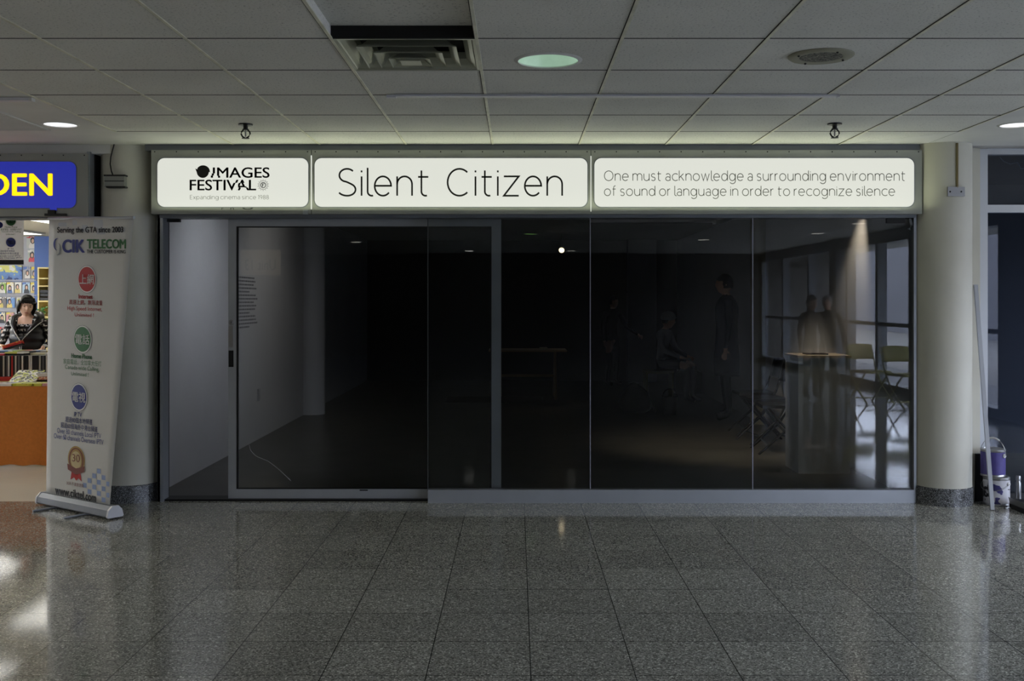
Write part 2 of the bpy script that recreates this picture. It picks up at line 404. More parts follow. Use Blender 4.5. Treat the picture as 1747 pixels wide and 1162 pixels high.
for j in range(len(rows)-1):
    y0, y1 = rows[j], min(rows[j+1], 7.48)
    for i in range(len(cols)-1):
        x0, x1 = cols[i], cols[i+1]
        cellx, celly = round((x0-CX0)/CS), round((y0-RY0)/CS)
        if (cellx, celly) == (-1, -3): continue                    # air diffuser
        if (cellx, celly) == (-1, -4):                              # tile pushed up
            quad(bm, x0, x1, y0, y1, CEIL+.05)
            for a, b in (((x0, y0), (x1, y0)), ((x1, y0), (x1, y1)), ((x1, y1), (x0, y1)), ((x0, y1), (x0, y0))):
                bm.faces.new([bm.verts.new(q) for q in ((*a, CEIL), (*b, CEIL), (*b, CEIL+.05), (*a, CEIL+.05))])
            continue
        if (cellx, celly) == (0, -3): holed(bm, x0, x1, y0, y1, *DL[0][:2], DL[0][2], CEIL); continue
        if celly == 1 and cellx == 4:                               # cut corner at the right
            bm.faces.new([bm.verts.new(p) for p in ((x0, y0, CEIL), (x1, y0, CEIL), (x0, y1, CEIL))]); continue
        if celly == 1 and cellx == -4: continue
        quad(bm, x0, x1, y0, y1, CEIL)
o = finish('ceiling', bm, CEILM); structure(o, 'suspended tile ceiling with sagging grid over the concourse', 'ceiling')
# grid bars and dark gaps of the ceiling
bm = bmesh.new(); gm = bmesh.new()
for i, x in enumerate(cols):
    yend = 7.46 if 0 < i < len(cols)-1 else 6.864
    box(bm, x-.007, x+.007, -9.6, yend, CEIL-.004, CEIL+.002); box(gm, x-.011, x-.007, -9.6, yend, CEIL-.0015, CEIL+.001)
for j, y in enumerate(rows):
    if y > 7.4: continue
    box(gm, cols[0], cols[-1], y-.004, y+.004, CEIL-.0015, CEIL+.001)
structure(finish('trim_1', bm, TBAR), 'pale ceiling grid bars running away from the viewer', 'trim'); structure(finish('trim_2', gm, TGAP), 'dark gaps between ceiling tiles', 'trim')
bm = bmesh.new()
holed(bm, -9, cols[0], 5.6, 7.5, *DL[1], CEIL-.001); quad(bm, -9, cols[0], -10, 5.6, CEIL-.001)
holed(bm, cols[-1], 8, 5.6, 7.5, *DL[2], CEIL-.001); quad(bm, cols[-1], 8, -10, 5.6, CEIL-.001)
bm.faces.new([bm.verts.new(p) for p in ((cols[-1], 6.864, CEIL), (cols[-1], 7.48, CEIL), (cols[-2], 7.48, CEIL))])
quad(bm, cols[0], cols[1], 6.864, 7.48, CEIL-.001)
structure(finish('ceiling', bm, DRY), 'plain plaster ceiling strips beside the tiled field', 'ceiling')
bm = bx(-9, 8, -10, 7.6, CEIL+.3, CEIL+.4); structure(finish('ceiling', bm, TGAP), 'dark slab above the suspended ceiling', 'ceiling')

BEIGE = mat('concourse_wall', (92, 90, 86), .8)
structure(finish('wall_back', bx(-9, 8, -10.2, -10, 0, CEIL+.3), BEIGE), 'beige far wall of the concourse', 'wall')
structure(finish('wall_left', bx(-9.2, -9, -10, 7.5, 0, CEIL+.3), BEIGE), 'end wall of the concourse', 'wall')
# glazed side of the concourse: window wall with mullions
bm = bmesh.new(); box(bm, 5.8, 6, -10, 8, 0, .12); box(bm, 5.8, 6, -10, 8, 2.34, CEIL+.3)
for y in (-10, -8, -6, -4.1, -3.55, -2, -.2, 1.6, 3.1, 5, 6.9): box(bm, 5.8, 5.95, y-.06, y+.06, .12, 2.34)
box(bm, 5.78, 5.96, 2.5, 3.1, .1, 2.4)  # added solid panel, darkens the reflection in the right hand window
for y in (-4.1, -.2, 5): box(bm, 5.72, 6, y-.2, y+.2, 0, CEIL)
box(bm, 5.84, 5.9, -10, 8, 1.02, 1.08)
structure(finish('wall_right', bm, ALUD), 'window wall along the side of the concourse', 'wall')

structure(finish('building_opposite', bx(18, 19, -80, 30, -.3, 4.2), mat('facade_outside', (112, 112, 116), .9, 0, .1)), 'long low building across the street outside the windows', 'building')
structure(finish('pavement', bx(6.0, 18, -80, 30, -.3, -.1), mat('pavement_outside', (120, 118, 114), .9, 0, .1)), 'street pavement outside the windows', 'pavement')
# gallery shell
structure(finish('wall_left', bx(-2.8, -2.66, 7.62, 18.8, 0, 2.5), WHITEW), 'white gallery wall beside the open sliding door', 'wall')
structure(finish('wall_right', bx(2.86, 3.0, 7.55, 18.8, 0, 2.5), WHITEW), 'grey painted right hand wall of the gallery', 'wall')
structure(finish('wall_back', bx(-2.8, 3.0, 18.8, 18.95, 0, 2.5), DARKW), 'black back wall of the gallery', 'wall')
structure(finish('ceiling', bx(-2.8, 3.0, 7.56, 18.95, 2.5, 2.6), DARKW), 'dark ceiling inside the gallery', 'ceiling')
structure(finish('reflection_panel', bx(1.95, 2.45, 18.45, 18.6, 0, 2.5), mat('grey_panel', (120, 122, 128), .8)), 'tall grey panel standing in for a door reflection, at the gallery back', 'wall')  # solid panel put where door frames are reflected in the glass
# bulkhead above the shopfronts
structure(finish('trim_3', bx(-2.62, 2.9, 7.44, 7.6, 2.49, CEIL), ALUD), 'grey metal trim between signs and ceiling', 'trim')
structure(finish('wall_front', bx(-10, 8, 7.66, 7.72, 2.56, CEIL+.4), DARKW), 'added unseen partition closing the space above the ceilings', 'wall')  # added out of view to stop daylight leaking in above the ceiling
structure(finish('wall_front', bx(-9, -2.85, 7.45, 7.6, 2.47, CEIL+.05), DRY), 'plaster strip above the blue shop sign', 'wall')
structure(finish('wall_front', bx(3.2, 8, 7.56, 7.7, 2.5, CEIL+.05), DRY), 'plaster strip above the right hand shop window', 'wall')
structure(finish('wall_front', bx(-2.62, 2.9, 7.6, 7.66, 2.36, CEIL+.05), DARKW), 'bulkhead behind the lit signs', 'wall')
structure(finish('trim_4', bx(-3.02, -2.96, 7.6, 17.2, 0, 2.6), DRY), 'partition between bookshop and gallery', 'trim')

# text on the white wall: vinyl lines on the gallery wall
def wall_text():
    bm = bmesh.new(); rnd = random.Random(3)
    for k in range(15):
        z = Z_(474+k*6, 10.4)
        L = .78*(.78+.22*rnd.random()) if k not in (4, 10, 14) else .45
        y = 10.06
        while y < 10.06+L:
            wd = .03+.06*rnd.random()
            box(bm, -2.66, -2.659, y, min(y+wd, 10.06+L), z-.007, z+.009); y += wd+.014
    o = finish('wall_text', bm, mat('grey_wall_vinyl', (120, 120, 124), .7))
    tag(o, 'column of small grey printed text on the white gallery wall', 'wall text')
wall_text()
o = finish('outlet', bx(-2.662, -2.645, 10.82, 10.89, .40, .52), mat('outlet', (165, 165, 168), .4), bevel=.004); tag(o, 'small white power outlet low on the gallery wall', 'outlet')

# ------------------------------------------------------------------ columns
def column(x, y, r, rb, label, hb=.125, ztop=CEIL):
    t = empty('column', label, 'column', (x, y, 0))
    finish('shaft', lt([(r, hb), (r, ztop)], 48), COLW, t, 40)
    finish('granite_base', lt([(rb, 0), (rb, hb-.006), (rb-.006, hb)], 48), GRANB, t, 40)
    return t
column(-2.79, 7.64, .205, .217, 'round painted column behind the roll-up banner')
column(3.03, 7.5, .194, .202, 'round cream column right of the gallery glass')
t = empty('column', 'round column against the left wall inside the gallery', 'column', (-2.57, 13.3, 0))
finish('shaft', lt([(.155, .0), (.155, 2.5)], 32), WHITEW, t, 40)
t = empty('column', 'round column against the right wall inside the gallery behind the chairs', 'column', (2.93, 12.3, 0))
finish('shaft', lt([(.2, 0), (.2, 2.5)], 32), mat('olive_column', (150, 146, 128), .7), t, 40)

# ------------------------------------------------------------------ shopfront
d = 7.46
W1 = empty('window_1', 'fixed frameless glass front of the gallery with low metal sill', 'shop window', (0, 0, 0), kind='structure')
finish('sill', bx(X_(730, d), X_(1559, d), 7.455, 7.54, 0, Z_(836, d)), ALU, W1, bevel=.004)
finish('header', bx(X_(272, d), X_(1562, d), 7.46, 7.62, Z_(371.5, d), 2.06), ALUD, W1, bevel=.003)
zt, zb = Z_(372, 7.5), Z_(838, 7.5)
for a, b in ((730, 1006.5), (1007.5, 1283.5), (1284.5, 1557)):
    finish('pane', bx(X_(a, 7.5), X_(b, 7.5), 7.494, 7.504, zb-.01, zt+.02), GLASS, W1)
JOINT = mat('glass_edge', (150, 150, 166), .4)
for a in (730, 1007, 1284): finish('glass_joint', bx(X_(a-.7, 7.5), X_(a+.7, 7.5), 7.4935, 7.5045, zb, zt), JOINT if a > 730 else mat('pane_edge', (70, 74, 76), .3), W1)
finish('jamb', bx(X_(1556.5, 7.5), X_(1561, 7.5), 7.47, 7.56, 0, zt+.02), ALU, W1)
finish('patch_fitting', bx(X_(1512, 7.5), X_(1543, 7.5), 7.485, 7.515, Z_(381, 7.5), zt+.005), BLACK, W1)
finish('hinge', tb([pt(1552, 373, 7.485), pt(1555, 384, 7.485), pt(1551, 392, 7.485)], .012), ALUD, W1, 60)
T = finish('trim_5', bx(X_(273, 7.56), X_(283, 7.56), 7.5, 7.62, 0, 2.02), ALU, bevel=.003); structure(T, 'slim aluminium jamb of the open doorway', 'trim')
T = finish('trim_6', bx(X_(268.5, 7.5), X_(273, 7.5), 7.5, 7.7, 0, 2.04), SEAM); structure(T, 'ragged black sealant strip beside the door jamb', 'trim')
T = finish('trim_7', bx(X_(273, 7.6), X_(732, 7.6), 7.53, 7.68, 0, .012), DKSTEEL); structure(T, 'dark floor track of the sliding door', 'trim')
T = finish('trim_8', bx(X_(283, 7.62), X_(309, 7.62), 7.58, 7.62, Z_(379, 7.6), Z_(374, 7.6)), BLACK); structure(T, 'black door stop at the top of the doorway', 'trim')
d = 7.58
D1 = empty('door_1', 'half open sliding glass door in an aluminium frame', 'door', (0, 0, 0), kind='structure')
zt0, zt1, zb0, zb1 = Z_(373, d), Z_(386.5, d), Z_(834, d), Z_(853, d)
y0, y1 = d-.01, d+.035
finish('stile', bx(X_(390, d), X_(405, d), y0, y1, zb1, zt0), ALU, D1, bevel=.003)
finish('stile', bx(X_(838.5, d), X_(855, d), y0, y1, zb1, zt0), ALU, D1, bevel=.003)
finish('top_rail', bx(X_(405, d), X_(838.5, d), y0+.001, y1, zt1, zt0), ALU, D1)
finish('bottom_rail', bx(X_(405, d), X_(838.5, d), y0+.001, y1, zb1, zb0), ALU, D1)
finish('gasket', (lambda b: (box(b, X_(404, d), X_(406, d), y0-.001, y0+.02, zb0, zt1), box(b, X_(405, d), X_(838, d), y0-.001, y0+.02, zt1-.008, zt1), box(b, X_(405, d), X_(838, d), y0-.001, y0+.02, zb0, zb0+.006), box(b, X_(836.6, d), X_(838.6, d), y0-.001, y0+.02, zb0, zt1), b)[-1])(bmesh.new()), BLACK, D1)
finish('pane', bx(X_(405, d), X_(838.5, d), d+.008, d+.016, zb0, zt1), GLASS, D1)
lk = finish('lock_cylinder', (lambda b: (bmesh.ops.rotate(b, verts=b.verts, cent=(0, 0, 0), matrix=Matrix.Rotation(math.pi/2, 3, 'X')), bmesh.ops.translate(b, verts=b.verts, vec=pt(395, 550, y0-.0)), b)[-1])(lt([(.019, 0), (.019, .008), (.013, .012)], 20)), STEEL, D1, 40)
finish('keyhole', bx(pt(395, 550, y0).x-.002, pt(395, 550, y0).x+.002, y0-.014, y0-.011, pt(395, 550, y0).z-.007, pt(395, 550, y0).z+.007), BLACK, lk)
finish('lock_plate', bx(X_(391, d), X_(398, d), y0-.004, y0, Z_(592, d), Z_(556, d)), STEEL, D1, bevel=.002)
hd = finish('handle', bx(X_(391, d), X_(399, d), y0-.005, y0, Z_(626, d), Z_(598, d)), DKSTEEL, D1, bevel=.002)
finish('handle_recess', bx(X_(393, d), X_(397.5, d), y0-.0065, y0-.004, Z_(623, d), Z_(601, d)), BLACK, hd)
finish('notice_tab', bx(X_(614, d), X_(628, d), y0-.003, y0, Z_(837, d), Z_(835, d)), BLACK, D1)
# scratches in the glass near the floor
bm = bmesh.new(); tube(bm, [pt(425, 758, d+.006), pt(427, 768, d+.006), pt(436, 778, d+.006), pt(458, 787, d+.006), pt(478, 803, d+.006), pt(496, 820, d+.006)], .0012, 4)
finish('scratch', bm, mat('scratch', (170, 170, 172), .6), D1)

# ------------------------------------------------------------------ lit signs
SY = 7.40
def on_sign(px, py, off=.0085): return pt(px, py, SY-off)
def sign_box(name, label, x0, x1, p0, p1, body=GREY, panel=PANEL, ytop=256, ybot=365, pt0=270, pb=353, screws=True):
    t = empty(name, label, 'sign', (0, 0, 0))
    bm = bx(X_(x0, SY), X_(x1, SY), SY, 7.455, Z_(ybot, SY), Z_(ytop, SY)); finish('cabinet', bm, body, t, bevel=.002)
    bm = bmesh.new(); prism_y(bm, rrect(X_(p0, SY), X_(p1, SY), Z_(pb, SY), Z_(pt0, SY), .05), SY-.006, SY+.02)
    finish('light_panel', bm, panel, t)
    bm = bmesh.new()
    poly = rrect(X_(p0-1.5, SY), X_(p1+1.5, SY), Z_(pb+1.5, SY), Z_(pt0-1.5, SY), .055); prism_y(bm, poly, SY-.003, SY+.01)
    finish('panel_rim', bm, ALUD, t)
    if screws:
        n = max(2, int((x1-x0)/35.5))
        for k in range(n+1):
            c = pt(x0+6+(x1-x0-12)*k/n, ytop+3, SY); finish('screw', lt([(.0045, -.002), (.0045, .002)], 8), DKSTEEL, t).matrix_local = Matrix.Translation((c.x, SY, c.z)) @ Matrix.Rotation(math.pi/2, 4, 'X')
    return t
s1 = sign_box('illuminated_sign', 'lit white sign with a film festival name in bold black capitals, left of the three', 258, 530.6, 269, 526)
s2 = sign_box('illuminated_sign', 'lit white sign reading Silent Citizen in thin black letters', 531.8, 1007.6, 537, 1002)
s3 = sign_box('illuminated_sign', 'lit white sign with two lines of thin grey text about silence', 1008.8, 1573, 1014, 1559)
finish('seam_light', bx(X_(530.2, SY), X_(532.2, SY), SY-.001, SY+.02, Z_(357, SY), Z_(265, SY)), PANEL, s1)
finish('seam_light', bx(X_(1007.4, SY), X_(1008.9, SY), SY-.001, SY+.02, Z_(361, SY), Z_(266, SY)), PANEL, s2)
# wordmark with the jagged glitch cuts
def glitch(geo, cuts):
    bm = bmesh.new(); V = [bm.verts.new((x, 0, y)) for x, y in geo[0]]
    for f in geo[1]: bm.faces.new([V[i] for i in f])
    for a, b, c, e, dx in cuts:
        for co, no in (((0, 0, a), (0, 0, 1)), ((0, 0, b), (0, 0, 1)), ((c, 0, 0), (1, 0, 0)), ((e, 0, 0), (1, 0, 0))):
            bmesh.ops.bisect_plane(bm, geom=bm.verts[:]+bm.edges[:]+bm.faces[:], plane_co=co, plane_no=no)
        fs = [f for f in bm.faces if a < f.calc_center_median().z < b and c < f.calc_center_median().x < e]
        bmesh.ops.split(bm, geom=fs)
        for v in {v for f in bm.faces if a < f.calc_center_median().z < b and c < f.calc_center_median().x < e for v in f.verts}: v.co.x += dx
    bm.verts.index_update(); out = [(v.co.x, v.co.z) for v in bm.verts], [tuple(v.index for v in f.verts) for f in bm.faces]; bm.free(); return out
A1 = fit(font_geo('IMAGES', .016), 363, 460, 285.5, 303.5); A2 = fit(font_geo('FESTIVAL', .016), 323.5, 437, 306.5, 325)
A1 = glitch(A1, [(296, 299.5, 361, 368.5, -1.8), (299.5, 304.5, 361, 368.5, -3.4), (300, 304.5, 369.5, 375, 1.6)]); A2 = glitch(A2, [(306, 312, 396, 407, 2.5), (312, 318, 408, 423, -2), (320, 326, 404, 424, 2)])
lettering('festival_lettering', A1, VINYL, s1, on_sign); lettering('festival_lettering', A2, VINYL, s1, on_sign)
blob = [(333.2, 287.5), (337, 289)]+[(346.5+11.6*math.cos(math.radians(a)), 292.6-10.6*math.sin(math.radians(a))) for a in range(150, -15, -15)]+[(359, 294), (356.5, 293.3)]+[(346+10.4*math.cos(math.radians(a)), 293-10.6*math.sin(math.radians(a))) for a in range(-20, -180, -14)]
lettering('round_logo', (blob, [tuple(range(len(blob)))]), VINYL, s1, on_sign)
gs = [ring_pg(449, 315.8, 5, 5, 1.3), fit(font_geo('F', .02), 447, 451.2, 313, 318.6)]
for k in range(28):
    a = 2*math.pi*k/28
    for rr in ((6.6, 7.9), (8.6, 9.6)) if k % 2 else ((6.6, 8.2),):
        gs.append(([(449+r*math.cos(a+s), 315.8+r*math.sin(a+s)) for r, s in ((rr[0], -.06), (rr[1], -.05), (rr[1], .05), (rr[0], .06))], [(0, 1, 2, 3)]))
lettering('sunburst_logo', merge_pg(*gs), VINYL, s1, on_sign, False)
lettering('tagline_lettering', fit(stroke_geo('Expanding cinema since 1988', .08, .24, .5), 324, 458.5, 332.5, 342.3), mat('pale_vinyl', (92, 94, 84), .5), s1, on_sign)
gb = merge_pg(fit(font_geo('r', -.01), 378, 381.5, 354.5, 358), fit(font_geo('n', -.01), 393, 399, 354.5, 357.5), fit(font_geo('o', -.01), 413, 432, 351, 357.5))
gb = merge_pg(([(x, max(y, 354.6)) for x, y in gb[0]], gb[1]))
lettering('ghost_lettering', gb, mat('old_vinyl', (52, 54, 50), .6), s1, lambda x, y: pt(x, y, SY-.003))
lettering('title_lettering', fit(stroke_geo('Silent Citizen', .066, .235, .75), 577.5, 960.5, 286.3, 335.5), VINYL, s2, on_sign)
lettering('quote_lettering', fit(stroke_geo('One must acknowledge a surrounding environment', .075, .22, .5), 1030.5, 1544, 291, 314), THINV, s3, on_sign)
lettering('quote_lettering', fit(stroke_geo('of sound or language in order to recognize silence', .075, .22, .5), 1030.5, 1527, 316.5, 339.5), THINV, s3, on_sign)
finish('bracket', bx(X_(517, SY), X_(526, SY), SY-.008, SY, Z_(366, SY), Z_(358, SY)), ALU, s1, bevel=.002)

BLUEP = mat('blue_lit_panel', (20, 24, 120), .4, emit=(40, 50, 164), es=.75)
YEL = mat('yellow_lettering', (240, 200, 20), .5, emit=(226, 196, 30), es=.75)
s4 = sign_box('shop_sign', 'blue lit shop sign with bold yellow letters above the bookshop', -220, 150, -205, 130, panel=BLUEP, ytop=262, ybot=369, pt0=276, pb=355, screws=True)
lettering('sign_lettering', fit(font_geo('DEN', .028), -24, 90, 296, 334), YEL, s4, on_sign)
finish('tab', bx(X_(86, SY), X_(97, SY), SY-.008, SY, Z_(359, SY), Z_(354, SY)), BLUEP, s4)
t = finish('door_closer', (lambda b: (box(b, X_(80, 7.42), X_(116, 7.42), 7.38, 7.42, Z_(369, 7.42), Z_(365, 7.42)), box(b, X_(86, 7.42), X_(98, 7.42), 7.375, 7.42, Z_(366, 7.42), Z_(359, 7.42)), b)[-1])(bmesh.new()), BLACK, s4)
structure(finish('trim_9', bx(X_(150, 7.44), X_(155, 7.44), 7.42, 7.7, 0, 2.48), ALU), 'aluminium edge frame of the bookshop', 'trim')
structure(finish('trim_10', bx(X_(155, 7.5), X_(163, 7.5), 7.5, 7.7, 0, 2.49), BLACK), 'black gap between the bookshop frame and column', 'trim')
structure(finish('trim_11', bx(-9, X_(155, 7.5), 7.44, 7.62, Z_(374, 7.5), Z_(369, 7.5)), ALUD), 'metal door head of the bookshop', 'trim')

# ------------------------------------------------------------------ ceiling fittings
def downlight(x, y, r, glow, label, depth=.12):
    t = empty('downlight', label, 'ceiling light', (x, y, CEIL))
    finish('trim_ring', lt([(r-.002, .004), (r-.002, -.006), (r+.014, -.003), (r+.018, .001)], 40, capb=False, capt=False), DRY, t, 60)
    finish('reflector', lt([(r-.002, 0), (r*.9, .05), (r*.62, depth)], 40, capb=False, capt=False), glow, t, 60)
    finish('lens', lt([(r*.62, depth), (.001, depth+.002)], 40, capb=False), glow, t)
GREENL = mat('green_tinted_glow', (120, 128, 122), .35, .3, emit=(164, 200, 174), es=.62, noise=.3, nscale=9)
WHITEL = mat('white_glow', (220, 220, 220), .35, .3, emit=(222, 222, 226), es=1.0, noise=.2, nscale=12)
downlight(*DL[0], GREENL, 'recessed ceiling light with green tinted glow in the tile ceiling')
downlight(*DL[1], WHITEL, 'recessed white ceiling light above the bookshop side')
downlight(*DL[2], WHITEL, 'recessed white ceiling light at the right picture edge')
def flat_light(x, y, r, m, label):
    t = empty('downlight', label, 'ceiling light', (x, y, CEIL-.002)); finish('trim_ring', lt([(r+.02, 0), (r+.015, -.012), (r, -.012)], 24), DRY, t)
    finish('lens', lt([(r, -.013), (.001, -.016)], 24), m, t)
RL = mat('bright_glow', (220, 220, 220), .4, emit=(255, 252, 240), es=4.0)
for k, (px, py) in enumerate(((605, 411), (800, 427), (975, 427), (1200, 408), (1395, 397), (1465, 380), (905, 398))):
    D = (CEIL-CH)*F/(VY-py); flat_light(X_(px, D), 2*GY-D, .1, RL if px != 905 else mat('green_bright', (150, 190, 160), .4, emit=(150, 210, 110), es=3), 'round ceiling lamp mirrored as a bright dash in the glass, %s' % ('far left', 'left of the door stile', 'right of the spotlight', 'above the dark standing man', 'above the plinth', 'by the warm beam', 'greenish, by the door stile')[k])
for i, (x, y) in enumerate(FILL_LAMPS):
    flat_light(x, y, .11, mat('fill_lamp_glow', (225, 222, 210), .4, emit=(255, 246, 225), es=1.5), 'added ceiling fill lamp %s' % ('outermost on the bookshop side, near the signs', 'outermost on the bookshop side, further back', 'facing the bookshop, near the signs', 'facing the bookshop, further back', 'by the window wall')[i])  # housings for the added fill lamps
# air diffuser
vx, vy = CX0-CS/2, RY0-2.5*CS
t = empty('air_vent', 'square metal air diffuser with stepped louvres in the ceiling', 'air vent', (vx, vy, CEIL))
VM = mat('vent_metal', (176, 178, 160), .3, .35, .6)
def sq(bm, a, za, b, zb, n=1):
    A = [bm.verts.new((sx*a, sy*a, za)) for sx, sy in ((-1, -1), (1, -1), (1, 1), (-1, 1))]; B = [bm.verts.new((sx*b, sy*b, zb)) for sx, sy in ((-1, -1), (1, -1), (1, 1), (-1, 1))]
    for k in range(4): bm.faces.new((A[k], A[(k+1) % 4], B[(k+1) % 4], B[k]))
bm = bmesh.new(); sq(bm, .303, -.004, .303, .06); sq(bm, .303, -.004, .285, -.002); finish('frame', bm, VM, t)
for k, a in enumerate((.283, .215, .15, .09)):
    z = -.002-.012*k; bm = bmesh.new(); sq(bm, a, z, a*.985, z+.006); sq(bm, a*.985, z+.006, a-.022, z+.016); sq(bm, a-.022, z+.016, a-.045, z+.04); sq(bm, a-.045, z+.04, a-.052, z+.07)
    finish('louvre', bm, VM, t)
finish('core', bx(-.045, .045, -.045, .045, -.036, -.032), VM, t); finish('plenum', bx(-.302, .302, -.302, .302, .085, .09), BLACK, t)
finish('collar', bx(-.304, .304, -.318, -.306, .0, .055), BLACK, t)
# speaker grille
t = empty('ceiling_speaker', 'round beige loudspeaker grille in the ceiling tile', 'speaker', (1.367, 4.735, CEIL), 0)
SPK = mat('speaker_beige', (150, 148, 130), .6)
finish('rim', lt([(.145, .0), (.145, -.005), (.135, -.012), (.095, -.008)], 40, capb=False, capt=False), SPK, t, 50)
m_ = granite('speaker_mesh', (50, 50, 46), (105, 104, 94), (120, 118, 106), 130, .7); finish('grille', lt([(.096, -.008), (.001, -.009)], 40, capb=False), m_, t)
for a in (20, 110, 200, 290):
    bm = bmesh.new(); ball(bm, (.118*math.cos(math.radians(a)), .118*math.sin(math.radians(a)), -.012), .006, sub=1); finish('screw', bm, BLACK, t)
# sprinklers
def sprinkler(x, y, label):
    t = empty('sprinkler', label, 'sprinkler', (x, y, CEIL)); K = .75
    finish('escutcheon', lt([(.045, 0), (.044, -.008), (.02, -.014)], 24, capb=False), DKSTEEL, t, 50)
    finish('pipe', lt([(.014, -.01), (.014, -.03), (.02, -.032), (.02, -.038)], 16), BLACK, t, 50)
    bm = bmesh.new(); tube(bm, [(.012, 0, -.036), (.026, 0, -.05), (.028, 0, -.062), (.02, 0, -.078), (.004, 0, -.088)], .005, 8); tube(bm, [(-.012, 0, -.036), (-.026, 0, -.05), (-.028, 0, -.062), (-.02, 0, -.078), (-.004, 0, -.088)], .005, 8)
    finish('yoke', bm, BLACK, t, 60)
    finish('bulb', lt([(.005, -.04), (.005, -.08)], 10), STEEL, t); finish('deflector', lt([(.024, -.088), (.024, -.091)], 20), BLACK, t)
sprinkler(X_(419, 6.58), 6.58, 'black sprinkler head hanging from the ceiling on the left')
sprinkler(X_(1424, 6.56), 6.56, 'black sprinkler head hanging from the ceiling on the right')
# surface rail
t = empty('ceiling_rail', 'long white rail fixed across the ceiling tiles', 'rail', (0, 5.63, CEIL))
RAIL = mat('rail_white', (196, 196, 202), .4)
finish('rail', bx(X_(676, 5.63), X_(1428, 5.63), -.02, .02, -.014, -.003), RAIL, t, bevel=.003); finish('end_piece', bx(X_(660, 5.63), X_(676, 5.63), -.02, .015, -.02, -.006), RAIL, t); finish('end_cap', bx(X_(1428, 5.63), X_(1431, 5.63), -.021, .021, -.016, -.003), RAIL, t)
t = empty('ceiling_rail', 'short end of a white rail at the left picture edge', 'rail', (0, 5.72, CEIL))
finish('rail', bx(-3.6, X_(52, 5.72), -.022, .022, -.02, -.003), RAIL, t, bevel=.003); finish('end_cap', bx(X_(52, 5.72), X_(57, 5.72), -.023, .023, -.022, -.003), DRY, t)
# return air grille at far left
t = empty('return_air_grille', 'slatted return air grille flush in the ceiling at far left', 'air vent', (-3.25, 6.45, CEIL-.002))
bm = bmesh.new()
for k in range(22): box(bm, -.5, .24, -.3+k*.028, -.3+k*.028+.016, -.006, -.001)
finish('slats', bm, DRY, t); finish('backing', bx(-.5, .24, -.31, .32, -.002, -.0012), mat('grille_shadow', (120, 120, 118), .9), t)
bm = bmesh.new(); box(bm, .24, .255, -.32, .33, -.007, 0); box(bm, -.5, .255, .32, .335, -.007, 0); box(bm, -.5, .255, -.335, -.32, -.007, 0); finish('frame', bm, DRY, t)

# ------------------------------------------------------------------ boxes on the columns
cy = 7.64-.205
t = empty('junction_box', 'small grey louvred box on the left column with cable to the ceiling', 'junction box', (0, 0, 0))
finish('case', bx(X_(183, cy), X_(216, cy), cy-.05, cy+.03, Z_(320, cy), Z_(301, cy)), mat('box_grey', (135, 136, 130), .5), t, bevel=.004)
finish('case_lid', bx(X_(182, cy), X_(218, cy), cy-.056, cy-.0, Z_(302, cy), Z_(299.5, cy)), BLACK, t); finish('case_foot', bx(X_(186, cy), X_(218, cy), cy-.056, cy, Z_(321.5, cy), Z_(319, cy)), BLACK, t)
finish('slot', bx(X_(183, cy), X_(216, cy), cy-.0515, cy-.045, Z_(311, cy), Z_(309.5, cy)), BLACK, t)
finish('cable', tb([pt(193, 300, cy-.02), pt(190, 292, cy-.02), pt(188, 280, cy-.012), pt(189, 268, cy-.01), pt(192, 256, cy-.01), pt(195, 245, cy-.005)], .0045), DKSTEEL, t, 60)
cy = 7.5-.194
t = empty('junction_box', 'flat steel junction plate on the right column with a conduit above', 'junction box', (0, 0, 0))
finish('plate', bx(X_(1616, cy), X_(1645, cy), cy-.012, cy+.03, Z_(335, cy), Z_(319, cy)), STEEL, t, bevel=.003)
for px in (1621, 1640): bm = bmesh.new(); c = pt(px, 327, cy-.013); ball(bm, c, .007, (1, .5, 1), 1); finish('screw', bm, DKSTEEL, t)
finish('conduit', tb([pt(1633, 321, cy-.004), pt(1633, 244, cy-.004)], .0085, 10), mat('brass_pipe', (120, 108, 78), .4, .5), t, 60)

# ------------------------------------------------------------------ right hand unit
W2 = empty('window_2', 'dark shop window in a white frame right of the column', 'shop window', (0, 0, 0), kind='structure')
d = 7.58; FR = mat('white_frame', (188, 192, 198), .45, .2)
for a, b in ((1669, 1682), (1990, 2003), (2300, 2313)): finish('mullion', bx(X_(a, d), X_(b, d), d-.03, d+.05, 0, Z_(255, d)), FR, W2, bevel=.003)
for a, b in ((254, 264), (350, 363)): finish('transom', bx(X_(1682, d), X_(2300, d), d-.028, d+.05, Z_(b, d), Z_(a, d)), FR, W2, bevel=.003)
finish('bottom_rail', bx(X_(1682, d), X_(2300, d), d-.028, d+.05, 0, .05), BLACK, W2)
finish('pane', bx(X_(1682, d), X_(2300, d), d, d+.008, Z_(350, d), Z_(264, d)), GLASS2, W2); finish('pane', bx(X_(1682, d), X_(2300, d), d, d+.008, .05, Z_(363, d)), GLASS2, W2)
structure(finish('trim_12', bx(3.1, X_(1669, d), 7.55, 7.66, 0, Z_(253, d)), COLW), 'cream jamb between column and right window', 'trim')
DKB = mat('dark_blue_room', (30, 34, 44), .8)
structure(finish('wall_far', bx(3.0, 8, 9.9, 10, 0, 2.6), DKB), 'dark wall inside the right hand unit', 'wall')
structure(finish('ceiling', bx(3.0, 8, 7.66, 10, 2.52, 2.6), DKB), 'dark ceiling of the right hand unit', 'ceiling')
o = finish('wire', tb([pt(1706, 268, 7.65), pt(1713, 276, 7.65), pt(1724, 280, 7.65), pt(1736, 277, 7.65), pt(1742, 288, 7.65), pt(1752, 286, 7.65)], .003, 6), ALU); tag(o, 'thin loose wire hanging behind the upper right window', 'wire')
